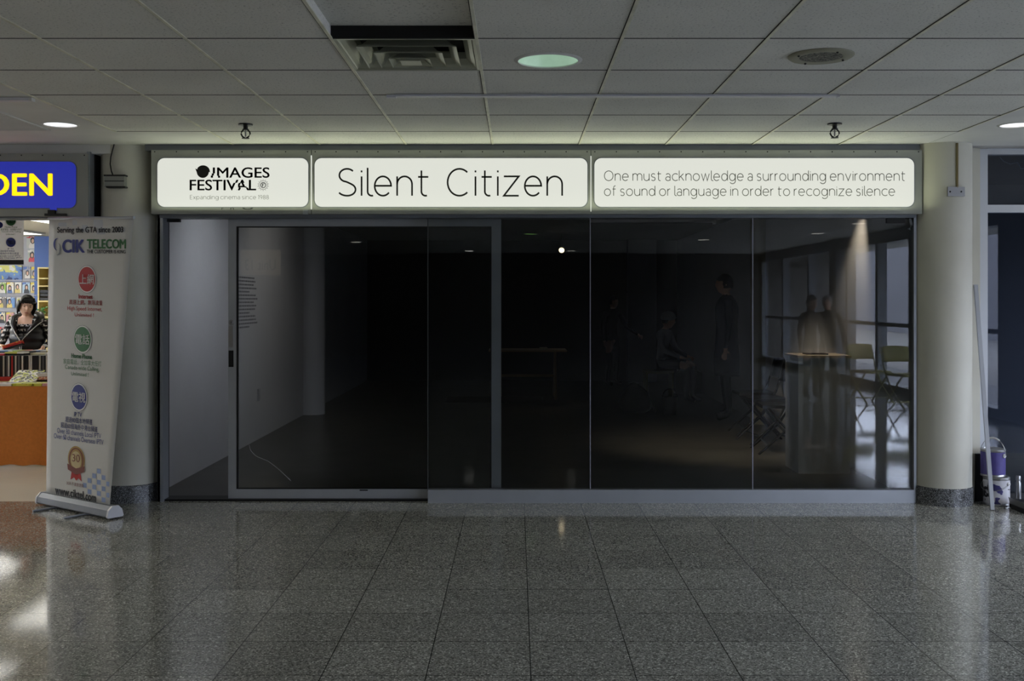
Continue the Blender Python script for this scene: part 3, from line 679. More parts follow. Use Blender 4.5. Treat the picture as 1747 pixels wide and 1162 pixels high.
# things against the right window
o = finish('wood_strip', (lambda: (lambda b, v: (box(b, -.013, .013, -.009, .009, 0, v.length, M=Matrix.Translation(pt(1693, 870, 7.2)) @ v.to_track_quat('Z', 'Y').to_matrix().to_4x4()), b)[-1])(bmesh.new(), pt(1664.5, 486, 7.53)-pt(1693, 870, 7.2)))(), mat('strip_grey', (168, 172, 180), .6)); tag(o, 'long pale wood strip leaning on the column by the paint cans', 'wood strip')
def paint_can(x, y, z, r, h, label, band, handle_up, flip=1):
    t = empty('paint_can', label, 'paint can', (x, y, z))
    finish('body', lt([(r-.003, 0), (r, .003), (r, .008), (r-.003, .012), (r-.003, h-.014), (r, h-.01), (r, h-.002)], 40), STEEL, t, 40)
    finish('label', lt([(r-.0015, .016), (r-.0015, h-.018)], 40, capb=False, capt=False), band, t, 60)
    finish('lid', lt([(r-.004, h-.002), (r-.008, h+.003), (r-.016, h+.002), (r-.018, h-.003), (.001, h-.003)], 40, capb=False, capt=False), STEEL, t, 40)
    for s in (-1, 1):
        a = math.radians(-55 if s > 0 else 125); c = Vector((r*math.cos(a), r*math.sin(a), h*.78))
        bm = lt([(.016, 0), (.014, .006), (.006, .007), (.005, .012)], 16)
        bmesh.ops.transform(bm, matrix=Matrix.Translation(c) @ Vector((math.cos(a), math.sin(a), 0)).to_track_quat('Z', 'Y').to_matrix().to_4x4(), verts=bm.verts); finish('handle_ear', bm, mat('ear_white', (205, 205, 205), .4), t, 40)
    a = math.radians(-55); A = Vector((math.cos(a), math.sin(a), 0)); pts = []
    for k in range(13):
        q = math.pi*k/12
        if handle_up: pts.append(A*(r+.012)*math.cos(q)+Vector((0, 0, h*.78+(r+.035)*math.sin(q))))
        else: pts.append(Vector((0, 0, h*.78))+A*(r+.012)*math.cos(q)+Vector((-A.y, A.x, 0))*-(r+.008)*math.sin(q)*1.0+Vector((0, 0, -.05*math.sin(q))))
    hw = finish('handle', tb(pts, .0022, 6), STEEL, t, 60)
    if handle_up: finish('grip', tb(pts[4:9], .007, 8), mat('ear_white', (205, 205, 205), .4), hw, 60)
    return t
LABP = mat('purple_label', (74, 66, 128), .4, noise=.12, nscale=12); LABW = cover_mat('can_label', [(60, 58, 110), (190, 190, 196), (190, 190, 196), (24, 24, 30), (170, 170, 178)], 9)
lowc = paint_can(X_(1700, 7.41), 7.41, 0, .089, .197, 'steel paint can with white and purple label standing on the floor', LABW, False)
paint_can(X_(1694, 7.42), 7.42, .2, .083, .19, 'purple paint can with raised handle stacked on the steel can', LABP, True)
structure(finish('trim_14', bx(X_(1664, 7.54), X_(1689, 7.54), 7.525, 7.56, 0, Z_(774, 7.54)), BLACK), 'black cover on the foot of the window mullion', 'trim')
o = empty('paint_tray', 'metal paint tray at the right picture edge', 'paint tray', (X_(1768, 7.16), 7.16, 0))
bm = bmesh.new(); pr = [(-.13, .075), (-.125, .07), (-.03, .02), (.12, .012), (.125, .05), (.13, .05), (.126, .004), (-.04, .006), (-.12, .03)]
a = [bm.verts.new((x, -.13, z)) for x, z in pr]; b = [bm.verts.new((x, .13, z)) for x, z in pr]; bm.faces.new(a); bm.faces.new(b[::-1])
for k in range(len(pr)): bm.faces.new((a[k], b[k], b[(k+1) % len(pr)], a[(k+1) % len(pr)]))
finish('pan', bm, STEEL, o); finish('side_wall', (lambda b: (box(b, -.12, .125, -.135, -.128, .004, .06), box(b, -.12, .125, .128, .135, .004, .06), b)[-1])(bmesh.new()), DKSTEEL, o); finish('tray_leg', bx(-.125, -.115, -.1, .1, 0, .032), DKSTEEL, o)
o = empty('spray_can', 'shiny silver spray can beside the paint tray', 'spray can', (X_(1737, 7.42), 7.42, 0)); finish('body', lt([(.018, 0), (.0195, .004), (.0195, .15), (.012, .165), (.012, .168)], 24), STEEL, o, 40); finish('cap', lt([(.017, .165), (.017, .195), (.014, .2)], 24), STEEL, o, 40)

# ------------------------------------------------------------------ roll-up banner
TL, TR, BL, BR = pt(84, 373, 7.37), pt(228, 371.5, 7.0), pt(79, 841, 7.40), pt(187, 860, 6.95)
BR.z = BL.z = .07
def bcurve(u, v):
    p = TL.lerp(TR, u).lerp(BL.lerp(BR, u), v)
    n = Vector((-.5, -.85, 0)); return p+n*(.012*math.sin(math.pi*u)*(1-v*.6))
def proj(p): return VX+p.x/p.y*F, VY-(p.z-CH)/p.y*F
def bmap(px, py, off):
    u, v = .5, .5
    for _ in range(14):
        x, y = proj(bcurve(u, v)); xu, yu = proj(bcurve(u+.01, v)); xv, yv = proj(bcurve(u, v+.01))
        a, b_, c, d_ = (xu-x)/.01, (xv-x)/.01, (yu-y)/.01, (yv-y)/.01; det = a*d_-b_*c
        ex, ey = px-x, py-y; u += (ex*d_-b_*ey)/det; v += (a*ey-ex*c)/det
    return bcurve(u, v)+Vector((-.45, -.89, 0))*off
def bslant(cx, cy):
    """pixel slope of the banner's cross direction at this height"""
    v = (cy-373)/(845-373); a = proj(bcurve(.2, v)); b = proj(bcurve(.8, v)); return (b[1]-a[1])/(b[0]-a[0])
BN = empty('roll_up_banner', 'grey roll-up telecom banner standing before the left column', 'banner', (0, 0, 0))
bm = bmesh.new(); G = [[bm.verts.new(bcurve(u/12, v/30)) for u in range(13)] for v in range(31)]
for v in range(30):
    for u in range(12): bm.faces.new((G[v][u], G[v][u+1], G[v+1][u+1], G[v+1][u]))
BCL = mat('banner_cloth', (196, 196, 192), .5, 0, .3, .03, 2)
o = finish('banner_sheet', bm, BCL, BN, 180); sm = o.modifiers.new('thickness', 'SOLIDIFY'); sm.thickness = .002; sm.offset = 0
finish('top_bar', tb([TL+(TL-TR)*.005, TR+(TR-TL)*.005], .011, 10), ALU, BN, 60)
ux = (BR-BL); ux.z = 0; ux.normalize(); uy = Vector((-ux.y, ux.x, 0)); Mb = Matrix((( ux.x, uy.x, 0, 0), (ux.y, uy.y, 0, 0), (0, 0, 1, 0), (0, 0, 0, 1)))
Lb = (BR-BL).length
prof = [(-.055, .022), (-.05, .014), (.05, .014), (.055, .022), (.045, .06), (.02, .085), (-.02, .085), (-.047, .06)]
def extr(l0, l1, sc=1):
    bm = bmesh.new(); q = [Matrix.Translation((BL.x, BL.y, 0)) @ Mb @ Vector((l0, y*sc, (z-.05)*sc+.05)) for y, z in prof]; r = [Matrix.Translation((BL.x, BL.y, 0)) @ Mb @ Vector((l1, y*sc, (z-.05)*sc+.05)) for y, z in prof]
    a = [bm.verts.new(p) for p in q]; b = [bm.verts.new(p) for p in r]; bm.faces.new(a); bm.faces.new(b[::-1])
    for k in range(8): bm.faces.new((a[k], b[k], b[(k+1) % 8], a[(k+1) % 8]))
    return bm
finish('base_housing', extr(-.03, Lb+.05), ALUD, BN, bevel=.003)
for a, b in ((-.045, -.03), (Lb+.05, Lb+.068)):
    e = finish('end_cap', extr(a, b, 1.08), mat('cap_white', (205, 206, 210), .4), BN, bevel=.003)
for l in (.18, .56):
    q = [Matrix.Translation((BL.x, BL.y, .008)) @ Mb @ Vector((l, y, 0)) for y in (-.2, .06)]
    finish('foot', tb(q, .0085, 8), ALU, BN, 60)
tp = [bcurve(.5, .0)+Vector((.03, .06, -.01)), Vector(((BL.x+BR.x)/2+.03, (BL.y+BR.y)/2+.06, .06))]
BLK = mat('print_black', (22, 22, 24), .5); PB = mat('print_blue', (30, 42, 120), .5); PG = mat('print_green', (52, 108, 62), .5); PR = mat('print_red', (170, 34, 34), .5)
PW = mat('print_white', (225, 225, 222), .5); PGOLD = mat('print_gold', (160, 128, 62), .4); PLB = mat('print_pale_blue', (130, 148, 186), .5); PGR = mat('print_grey', (120, 122, 126), .5); PBR = mat('print_brown', (112, 52, 36), .5)
def blet(name, pg, m, off=.005, split=True):
    vs, fs = pg; cx = (min(v[0] for v in vs)+max(v[0] for v in vs))/2; cy = (min(v[1] for v in vs)+max(v[1] for v in vs))/2; s = bslant(cx, cy)
    return lettering(name, pg, m, BN, lambda x, y: bmap(x, y+(x-cx)*s, off), split)
def T(text, x0, x1, y0, y1, m, bold=0, off=.005, name='lettering'): return blet(name, fit(font_geo(text, bold), x0, x1, y0, y1), m, off)
T('Serving the GTA since 2003', 98.5, 211.5, 387, 400, BLK, .03, name='slogan_lettering')
for q in ((100, 114, 380, 386), (124, 132, 376, 384), (160, 176, 375, 389), (166, 180, 389, 400), (200, 214, 388, 396), (140, 150, 384, 396)): blet('background_print', rects_pg([q]), mat('print_faint', (176, 180, 186), .5), .002, False)
T('CIK', 107, 146, 408.5, 431.5, PB, .05, name='company_lettering'); T('TELECOM', 149, 216, 408, 424.5, PG, .045, name='company_lettering'); T('THE CUSTOMER IS KING', 149, 215.5, 426.2, 432.5, BLK, .02, name='slogan_lettering')
sw = []
def crescent(a0, a1, cx, cy, rx, ry, th):
    n = 14; v, f = [], []
    for k in range(n+1):
        a = math.radians(a0+(a1-a0)*k/n); t_ = th*math.sin(math.pi*k/n)+.3
        v += [(cx+rx*math.cos(a), cy+ry*math.sin(a)), (cx+(rx-t_)*math.cos(a), cy+(ry-t_)*math.sin(a))]
    for k in range(n): f.append((2*k, 2*k+1, 2*k+3, 2*k+2))
    return v, f
blet('swirl_logo', crescent(90, 290, 98.5, 417, 6.5, 10.5, 3), PB); blet('swirl_logo', crescent(-80, 110, 99.5, 425, 6, 10.5, 3), PGR)
def badge(cx, cy, rx, ry, m, chars, nm):
    blet(nm, disc_pg(cx, cy, rx, ry, 36), PGR, .0035); blet('badge_rim', disc_pg(cx, cy, rx-.6, ry-.8, 36), PW, .0045); blet('badge_disc', disc_pg(cx, cy, rx-2, ry-3, 36), m, .0055)
    T(chars, cx-rx*.76, cx+rx*.76, cy-ry*.36, cy+ry*.36, PW, .012, .0068, 'badge_lettering')
badge(149.3, 476.5, 16.2, 24, PR, '上網', 'red_badge'); badge(141.8, 579, 16, 24.2, PG, '電話', 'green_badge'); badge(135.6, 677.5, 14.8, 24.2, PB, '電視', 'blue_badge')
for s in (('Internet', 135, 159, 501.5, 510.5, PR, .04), ('高速上網，無限流量', 119, 176, 511, 521.5, PR, .01), ('High Speed Internet,', 116, 175, 522.5, 533, PR, 0), ('Unlimited !', 128.5, 161, 533.5, 541, PR, 0),
          ('Home Phone', 122.5, 158, 603, 612.5, PG, .04), ('家庭電話，全加拿大任打', 109, 174, 613, 624, PG, .0), ('Canada-wide Calling,', 112, 170, 623.5, 634.5, PG, 0), ('Unlimited !', 122.5, 152, 634.5, 642, PG, 0),
          ('IP TV', 127.5, 140.5, 702.5, 711.5, PB, .03), ('超過80個本地頻道', 112.5, 158.5, 712, 723.5, PB, .01), ('超過60個海外中港台頻道', 104.5, 167.5, 723, 734.5, PB, .01),
          ('Over 80 channels Local IPTV', 98.5, 173.5, 734, 744, PB, 0), ('Over 60 channels Overseas IPTV', 93, 177.5, 744, 754, PB, 0),
          ('30天不滿意退款', 114.5, 144, 822.5, 830, PBR, 0), ('www.ciktel.com', 95, 165, 834, 851, BLK, .035)): (lambda q: T(q[0], q[1], q[2], q[3]+(q[4]-q[3])*.07, q[4]-(q[4]-q[3])*.07, *q[5:], name='banner_lettering'))(s)
blet('medal', disc_pg(131, 785, 14.5, 24, 30), PGOLD, .004); blet('medal', ring_pg(131, 785, 12.5, 21, 2), PBR, .005); blet('medal', disc_pg(131, 785, 9, 15, 30), mat('print_pale_gold', (188, 168, 118), .4), .0055); T('30', 124.5, 137.5, 775, 788, PBR, 0, .0065, 'medal_lettering')
blet('medal_ribbon', ([(116, 793), (131, 799), (146, 793), (145, 803), (131, 810), (117, 803)], [(0, 1, 4, 5), (1, 2, 3, 4)]), PBR, .0065); blet('medal_ribbon', ([(123, 805), (131, 808), (138, 805), (140, 820), (135, 815), (131, 820), (127, 815), (121, 820)], [(0, 1, 5, 6, 7), (1, 2, 3, 4, 5)]), PR, .004)
ck = []
for i, j in ((0, 3), (1, 2), (1, 4), (2, 1), (2, 3), (3, 2), (3, 4), (4, 3), (4, 1), (3, 0), (5, 2), (4, 5), (5, 4)):
    ck.append((142+i*8, 148.5+i*8, 799+j*9.5, 807+j*9.5))
blet('checker_print', rects_pg([(a, min(b, 187), c, e) for a, b, c, e in ck]), PLB, .003, False)

# ------------------------------------------------------------------ bookshop on the left
SW = mat('shop_wall', (190, 192, 200), .7); SB = mat('shop_blue_wall', (96, 122, 186), .7)
structure(finish('wall_back', bx(-10, -2.96, 17, 17.2, 0, 2.6), SW), 'white back wall of the bookshop with the display', 'wall')
structure(finish('wall_side', bx(-10.1, -10, 7.6, 17.2, 0, 2.6), SW), 'far side wall of the bookshop', 'wall')
structure(finish('ceiling', bx(-10, -2.96, 7.6, 17.2, 2.46, 2.6), mat('shop_ceiling', (176, 172, 158), .8)), 'cream ceiling inside the bookshop', 'ceiling')
FL = mat('fluorescent', (240, 240, 240), .4, emit=(255, 252, 244), es=1.9)
for k, (x, y) in enumerate(((-5.55, 10.6), (-5.75, 13.1), (-7.5, 15.4), (-8.3, 13), (-8.3, 11.2), (-8.3, 9.3), (-9.3, 12.2), (-9.3, 10.2))):
    t = empty('ceiling_light', 'fluorescent ceiling panel in the bookshop, ' + ('above the table', 'visible over the banner', 'near the back wall', 'added fill, fourth from the doorway', 'added fill, third from the doorway', 'added fill, nearest the doorway', 'added fill, inner one of the far row', 'added fill, outer one of the far row')[k], 'ceiling light', (x, y, 2.46)); finish('frame', bx(-.34, .34, -.64, .64, -.03, 0), SW, t); finish('diffuser', bx(-.3, .3, -.6, .6, -.034, -.029), FL if k < 3 else mat('fluorescent_fill', (240, 240, 240), .4, emit=(255, 254, 250), es=31.0), t)  # panels after the third are added out of view to brighten the shop
BD = 16.98
structure(finish('trim_13', bx(X_(60, BD), X_(110, BD), BD-.03, BD+.02, Z_(700, BD), Z_(392, BD)), SB), 'blue painted panel behind the bookshop shelf', 'trim')
def figure_cover(name, w, h, bgs):
    """printed cover: a person's portrait on a coloured ground with a title band; hair, ground and dress vary from copy to copy"""
    m = bpy.data.materials.new(name); m.use_nodes = True; nt = m.node_tree; b = nt.nodes['Principled BSDF']; L = nt.links
    tc = N(nt, 'ShaderNodeTexCoord'); oi = N(nt, 'ShaderNodeObjectInfo'); sx = N(nt, 'ShaderNodeSeparateXYZ'); L.new(tc.outputs['Object'], sx.inputs[0])
    wn = N(nt, 'ShaderNodeTexWhiteNoise', noise_dimensions='1D'); L.new(oi.outputs['Random'], wn.inputs['W']); sc = N(nt, 'ShaderNodeSeparateColor'); L.new(wn.outputs['Color'], sc.inputs[0])
    u = math_node(nt, 'DIVIDE', sx.outputs[0], w); v = math_node(nt, 'DIVIDE', sx.outputs[2], h)
    u = math_node(nt, 'ADD', u, math_node(nt, 'MULTIPLY_ADD', sc.outputs[0], .3, -.65)); v = math_node(nt, 'ADD', v, math_node(nt, 'MULTIPLY_ADD', sc.outputs[1], .2, -.72))
    n = N(nt, 'ShaderNodeTexNoise'); n.inputs['Scale'].default_value = 34; L.new(tc.outputs['Object'], n.inputs['Vector']); wob = math_node(nt, 'MULTIPLY_ADD', n.outputs['Fac'], .9, .55)
    def ell(cu, cv, ru, rv):
        x = math_node(nt, 'DIVIDE', math_node(nt, 'ADD', u, -cu), ru); y = math_node(nt, 'DIVIDE', math_node(nt, 'ADD', v, -cv), rv)
        return math_node(nt, 'LESS_THAN', math_node(nt, 'MULTIPLY', math_node(nt, 'ADD', math_node(nt, 'POWER', math_node(nt, 'ABSOLUTE', x), 2), math_node(nt, 'POWER', math_node(nt, 'ABSOLUTE', y), 2)), wob), 1)
    def ramp(fac, cols):
        r = N(nt, 'ShaderNodeValToRGB'); r.color_ramp.interpolation = 'CONSTANT'; e = r.color_ramp.elements; e[0].color = (*lin(cols[0]), 1); e[1].position = 1/len(cols); e[1].color = (*lin(cols[1]), 1)
        for i in range(2, len(cols)): e.new(i/len(cols)).color = (*lin(cols[i]), 1)
        L.new(fac, r.inputs[0]); return r.outputs[0]
    def over(col, mask, top):
        x = N(nt, 'ShaderNodeMix', data_type='RGBA'); L.new(mask, x.inputs[0]); L.new(col, x.inputs[6])
        if isinstance(top, tuple): x.inputs[7].default_value = (*lin(top), 1)
        else: L.new(top, x.inputs[7])
        return x.outputs[2]
    c = ramp(sc.outputs[2], bgs)
    c = over(c, ell(0, -.66, .4, .5), ramp(sc.outputs[0], [(232, 228, 224), (40, 40, 46), (196, 60, 70), (90, 120, 176), (220, 200, 120)]))
    c = over(c, ell(0, -.08, .24, .27), (34, 26, 24)); c = over(c, ell(.01, -.12, .13, .17), (224, 188, 164))
    band = math_node(nt, 'MULTIPLY', math_node(nt, 'GREATER_THAN', v, .12), math_node(nt, 'GREATER_THAN', n.outputs['Fac'], .5)); c = over(c, band, ramp(sc.outputs[1], [(200, 50, 60), (240, 238, 232), (60, 100, 180), (226, 206, 60)]))
    L.new(c, b.inputs['Base Color']); b.inputs['Roughness'].default_value = .35; return m
CV = [figure_cover('cover_pink', .115, .175, [(226, 196, 200), (236, 232, 228), (214, 160, 170)]), figure_cover('cover_yellow', .115, .175, [(206, 206, 96), (232, 226, 190), (150, 190, 90)]),
      figure_cover('cover_blue', .115, .175, [(110, 150, 206), (190, 214, 232), (70, 100, 170)]), figure_cover('cover_grey', .115, .175, [(222, 220, 216), (170, 170, 172), (120, 116, 116)])]
PST = [figure_cover('poster_pale', .15, .2, [(226, 224, 220), (200, 204, 200)]), figure_cover('poster_green', .14, .2, [(214, 212, 150), (190, 200, 190)])]
def cover(x0, x1, y0, y1, m, label, name='magazine', cat='magazine', grp='magazines on the bookshop wall'):
    o = finish(name, bx(0, X_(x1, BD)-X_(x0, BD), -.012, 0, 0, Z_(y0, BD)-Z_(y1, BD)), m); o.location = (X_(x0, BD), BD, Z_(y1, BD)); tag(o, label, cat, grp); return o
rws = [((40, 53), (53.5, 65), 455, 475), ]
for k, (a, b) in enumerate(((40, 53), (54, 65))): cover(a, b, 455, 475, CV[3], ('left' if k == 0 else 'right')+' of two dark magazines beside the blue poster on the bookshop wall')
RW = (('row level with the top of the wooden shelf', 482, 500, ((-3, 10.5), (12, 24), (26, 37.5), (39, 51.5), (53, 65))),
      ('row level with the top of her hair', 507, 525, ((-3, 11), (12.5, 26), (30, 39), (40, 50), (52, 63))),
      ('row level with her chin', 533, 551, ((-3, 9), (11.5, 24))), ('row level with her chest', 558, 577, ((-3, 11.5), (13.5, 22))))
for r, (nm, y0, y1, cs) in enumerate(RW):
    for k, (a, b) in enumerate(cs):
        cover(a, b, y0, y1, CV[(k*3+r*2+1) % 4], '%s magazine from left in the wall %s' % (ordn[k], nm))
cover(46, 76, 403, 424, PST[0], 'upper of two wide photo posters high on the bookshop wall', 'poster', 'poster', 'wall posters'); cover(48, 76, 426, 447, PST[1], 'lower of two wide photo posters high on the bookshop wall', 'poster', 'poster', 'wall posters')
cover(-8, 38, 453, 480, cover_mat('poster_blue', [(40, 60, 120), (100, 136, 196), (110, 150, 206), (220, 220, 130), (232, 232, 228), (60, 90, 150)], 5), 'blue and yellow wall poster left of the magazines', 'poster', 'poster', 'wall posters')
for k, y in enumerate((477.5, 503, 529, 555, 580)):
    o = finish('display_ledge', bx(X_(-20, BD), X_(65, BD), BD-.06, BD, Z_(y+1.6, BD), Z_(y, BD)), SW); tag(o, 'white ledge under the wall magazines, %s from top' % ordn[k], 'shelf', 'display ledges')
# shelf unit
WOOD = mat('shelf_wood', (204, 186, 124), .5, noise=.08, nscale=6)
SD = 15.6; t = empty('shelf_unit', 'yellow wooden shelf unit at the back of the bookshop', 'shelf', (0, 0, 0))
xa, xb = X_(64, SD), X_(100, SD); zt_ = Z_(456, SD)
finish('side_panel', bx(xa, xa+.02, SD, SD+.3, 0, zt_), WOOD, t); finish('side_panel', bx(xb-.02, xb, SD, SD+.3, 0, zt_), WOOD, t); finish('back_panel', bx(xa, xb, SD+.29, SD+.3, 0, zt_), WOOD, t)
for y in (456, 474, 487, 513, 540, 570): finish('shelf', bx(xa+.02, xb-.02, SD, SD+.29, Z_(y, SD)-.02, Z_(y, SD)), WOOD, t)
for k, y in enumerate((513, 506, 500)):
    o = finish('disc_player', bx(xa+.03, xb-.03, SD+.02, SD+.28, Z_(y, SD)+.003, Z_(y, SD)+.045), BLACK); tag(o, 'black flat box stacked on the wooden shelf, %s from bottom' % ordn[k], 'box', 'black boxes on the shelf')
# potted plant
PD = 12.6; t = empty('potted_plant', 'small leafy green plant behind the woman', 'plant', (X_(73, PD), PD, 0))
zp = Z_(545, PD); finish('pot', lt([(.06, zp-.12), (.08, zp), (.075, zp), (.06, zp-.02)], 20), mat('pot_dark', (60, 52, 46), .6), t, 40)
bm = bmesh.new(); rl = random.Random(5)
for k in range(70):
    a = rl.random()*6.28; e = rl.random()*1.5; L = .05+.1*rl.random(); dr = Vector((math.cos(a)*math.cos(e), math.sin(a)*math.cos(e), math.sin(e)))
    p = Vector((0, 0, zp))+dr*L; s = dr.cross(Vector((0, 0, 1))).normalized()*.016; q = dr*.032
    bm.faces.new([bm.verts.new(v) for v in (p, p+q*.5+s, p+q-Vector((0, 0, .012)), p+q*.5-s)])
finish('foliage', bm, mat('leaf_green', (66, 130, 58), .5), t)
o = finish('stand', bx(X_(73, PD)-.11, X_(73, PD)+.11, PD-.11, PD+.11, 0, zp-.12), WOOD); tag(o, 'wooden stand under the small green plant', 'stand')
# table with orange cloth
ORG = mat('orange_cloth', (204, 124, 60), .85, 0, .1, .07, 40, .3, 300)
t = empty('display_table', 'bookshop display table hung with orange cloth', 'table', (-5.4, 9.75, 0))
finish('tabletop', bx(-1.5, 1.55, -.68, .75, .66, .69), WOOD, t)
for sx in (-1.45, 1.5):
    for sy in (-.6, .7): finish('leg', bx(sx-.02, sx+.02, sy-.02, sy+.02, 0, .66), WOOD, t)
bm = bmesh.new(); n = 80; A = []; Bv = []
for k in range(n+1):
    x = -1.5+3.05*k/n; wv = .006*math.sin(x*9)+.004*math.sin(x*23+1)
    A.append(bm.verts.new((x, -.692, .692))); Bv.append((bm.verts.new((x, -.695+wv*.5, .4)), bm.verts.new((x, -.70+wv*1.6, .02+.006*math.sin(x*31)))))
C_ = [bm.verts.new((v.co.x, -.3, .6915)) for v in A]
for k in range(n):
    bm.faces.new((A[k], A[k+1], C_[k+1], C_[k])); bm.faces.new((A[k], A[k+1], Bv[k+1][0], Bv[k][0])); bm.faces.new((Bv[k][0], Bv[k+1][0], Bv[k+1][1], Bv[k][1]))
finish('tablecloth', bm, ORG, t, 60)
ZT = .693
o = finish('riser', bx(-5.9, -3.9, 9.68, 10.48, ZT, ZT+.035), mat('red_cloth', (170, 42, 30), .8)); tag(o, 'red cloth covered riser on the orange table', 'riser')
# dvd row
DV = [mat('dvd_black', (20, 20, 22), .35), mat('dvd_white', (215, 214, 208), .4), mat('dvd_red', (190, 40, 36), .4), mat('dvd_grey', (90, 90, 92), .4)]
proto = None
for k in range(40):
    x = -4.86+k*.0152
    c = DV[1] if k in (4, 8, 11, 15, 19, 23, 24, 29, 33) else DV[2] if k == 13 else DV[3] if k % 7 == 3 else DV[0]
    zo = .0 if k < 13 else .012
    o = finish('dvd_case', bx(0, .0138, 0, .135, 0, .19), c); o.location = (x, 9.72+.0015*k+random.uniform(-.004, .004), ZT+.037); o.rotation_euler = (0, 0, random.uniform(-.02, .02))
    cn = 'white' if c is DV[1] else 'red' if c is DV[2] else 'grey' if c is DV[3] else 'black'
    tag(o, '%s spined disc case standing in the long row on the orange table' % cn, 'disc case', '%s disc cases in the table row' % cn)
def flat(name, x0, x1, y, D, dep, h, m, label, cat, rz=0, tilt=0, grp=None, z=None):
    wd = X_(x1, D)-X_(x0, D); o = finish(name, bx(-wd/2, wd/2, 0, dep, 0, h), m); o.location = ((X_(x0, D)+X_(x1, D))/2, D, z if z is not None else ZT); o.rotation_euler = (tilt, 0, rz); tag(o, label, cat, grp); return o
zt2 = ZT+.037+.19
flat('magazine', -25, 19, 0, 9.09, .2, .02, cover_mat('mag_wb', [(40, 60, 150), (230, 228, 222), (236, 234, 230), (236, 234, 230), (200, 60, 60)], 14), 'white magazine lying at the front table edge by the picture border', 'magazine')
flat('magazine', 20.5, 71, 0, 9.09, .2, .022, cover_mat('mag_yg', [(120, 120, 30), (196, 200, 60), (214, 214, 90), (214, 214, 90), (90, 90, 40)], 14), 'yellow green magazine lying at the front edge of the orange table', 'magazine')
flat('magazine', 72, 98, 0, 9.09, .2, .022, CV[0], 'pale magazine lying at the table edge next to the banner', 'magazine')
flat('magazine', 13, 58, 0, 9.33, .24, .012, cover_mat('mag_green', [(30, 32, 30), (190, 196, 70), (232, 230, 216), (40, 42, 40), (190, 196, 70), (236, 232, 220)], 15), 'large yellow and black magazine propped against the disc cases', 'magazine', 0, .42)
for k, z in enumerate((ZT, ZT+.03, ZT+.06)):
    flat('disc_case', 62+k, 90, 0, 9.42, .18, .026, (DV[0], cover_mat('salmon_case', [(190, 90, 70), (214, 130, 104), (230, 200, 180), (214, 130, 104)], 10), DV[1])[k], ('black bottom', 'salmon middle', 'white top')[k]+' case of the pile beside the yellow magazine', 'disc case', .06, 0, None, z)
for k, (a, b, D, m, nm) in enumerate(((-20, 7, 9.78, CV[0], 'pink'), (8, 42, 9.8, DV[0], 'black'), (30, 50, 9.95, DV[3], 'grey'), (52, 90, 9.9, CV[1], 'yellow'))):
    flat('disc_case', a, b, 0, D, .13, .016, m, '%s case lying flat on top of the disc row' % nm, 'disc case', random.uniform(-.05, .05), 0, None, zt2+.001+(.017 if k == 2 else 0))
flat('magazine', 8, 40, 0, 9.785, .12, .014, CV[1], 'yellowish magazine lying over the disc row below the woman', 'magazine', .03, 0, None, zt2+.018)
o = finish('disc_box', bx(-5.7, -4.05, 10.06, 10.42, ZT+.037, zt2+.02), DV[3]); tag(o, 'long grey disc bin behind the spine row on the orange table', 'bin')
for k in range(9):
    x = -5.15+k*.13
    flat('magazine', 0, 21, 0, 10.1, .19, .01, CV[(k*3) % 4], '%s magazine lying on the long disc bin' % (ordn+['eighth', 'ninth'])[k], 'magazine', random.uniform(-.1, .1), 0, 'magazines on the disc bin', zt2+.021).location.x = x
# hanging flyer
def sheet_mat():
    m = bpy.data.materials.new('flyer_sheet'); m.use_nodes = True; nt = m.node_tree; nt.nodes.remove(nt.nodes['Principled BSDF'])
    d = N(nt, 'ShaderNodeBsdfDiffuse'); d.inputs[0].default_value = (.75, .75, .75, 1); r = N(nt, 'ShaderNodeBsdfTranslucent'); r.inputs[0].default_value = (.85, .86, .88, 1)
    x = N(nt, 'ShaderNodeMixShader'); x.inputs[0].default_value = .6; nt.links.new(d.outputs[0], x.inputs[1]); nt.links.new(r.outputs[0], x.inputs[2]); nt.links.new(x.outputs[0], nt.nodes['Material Output'].inputs[0]); return m
t = empty('flyer', 'white telecom flyer hanging in the bookshop doorway at left edge', 'flyer', (0, 0, 0)); fd = 7.72
lettering('sheet', rects_pg([(-45, 40.5, 368.5, 451.5)]), sheet_mat(), t, lambda x, y: pt(x, y, fd), False)
fm = lambda x, y, o=.002: pt(x, y, fd-o)
for cy_, m, ch in ((377, PG, '電話'), (413.5, PB, '電視')):
    lettering('badge_disc', disc_pg(18.5, cy_, 9.4, 9), PW, t, lambda x, y: fm(x, y, .001)); lettering('badge_disc', disc_pg(18.5, cy_, 8.2, 8), m, t, lambda x, y: fm(x, y, .002)); lettering('badge_lettering', fit(font_geo(ch, .01), 12.5, 24.5, cy_-3.4, cy_+3.4), PW, t, lambda x, y: fm(x, y, .003))
for s, x0, x1, y0, y1, m in (('Home Phone', 8.5, 29.5, 385.5, 389, PG), ('家庭電話，全加拿大任打', 1, 37, 389.5, 393.5, PG), ('Canada-wide Calling,', 3, 36, 394, 397, PG), ('Unlimited !', 10, 26, 398, 401, PG), ('IP TV', 13, 23.5, 423, 426, PB), ('超過80個本地頻道', -3, 25, 426.5, 430, PB), ('超過60個海外中港台頻道', -12, 32, 430.5, 434.5, PB), ('Over 80 channels Local IPTV', -24, 35, 435, 438, PB), ('Over 60 channels Overseas IPTV', -30, 37, 438.5, 441.5, PB)):
    lettering('flyer_lettering', fit(font_geo(s, .005), x0, x1, y0, y1), m, t, fm)
lettering('footer_band', rects_pg([(-45, 40.5, 443.5, 451.5)]), BLK, t, lambda x, y: fm(x, y, .001)); lettering('flyer_lettering', fit(font_geo('www.ciktel.com', .01), -18, 14, 445, 448), PW, t, fm)
lettering('round_logo', disc_pg(-3, 384, 8, 6), PB, t, fm)
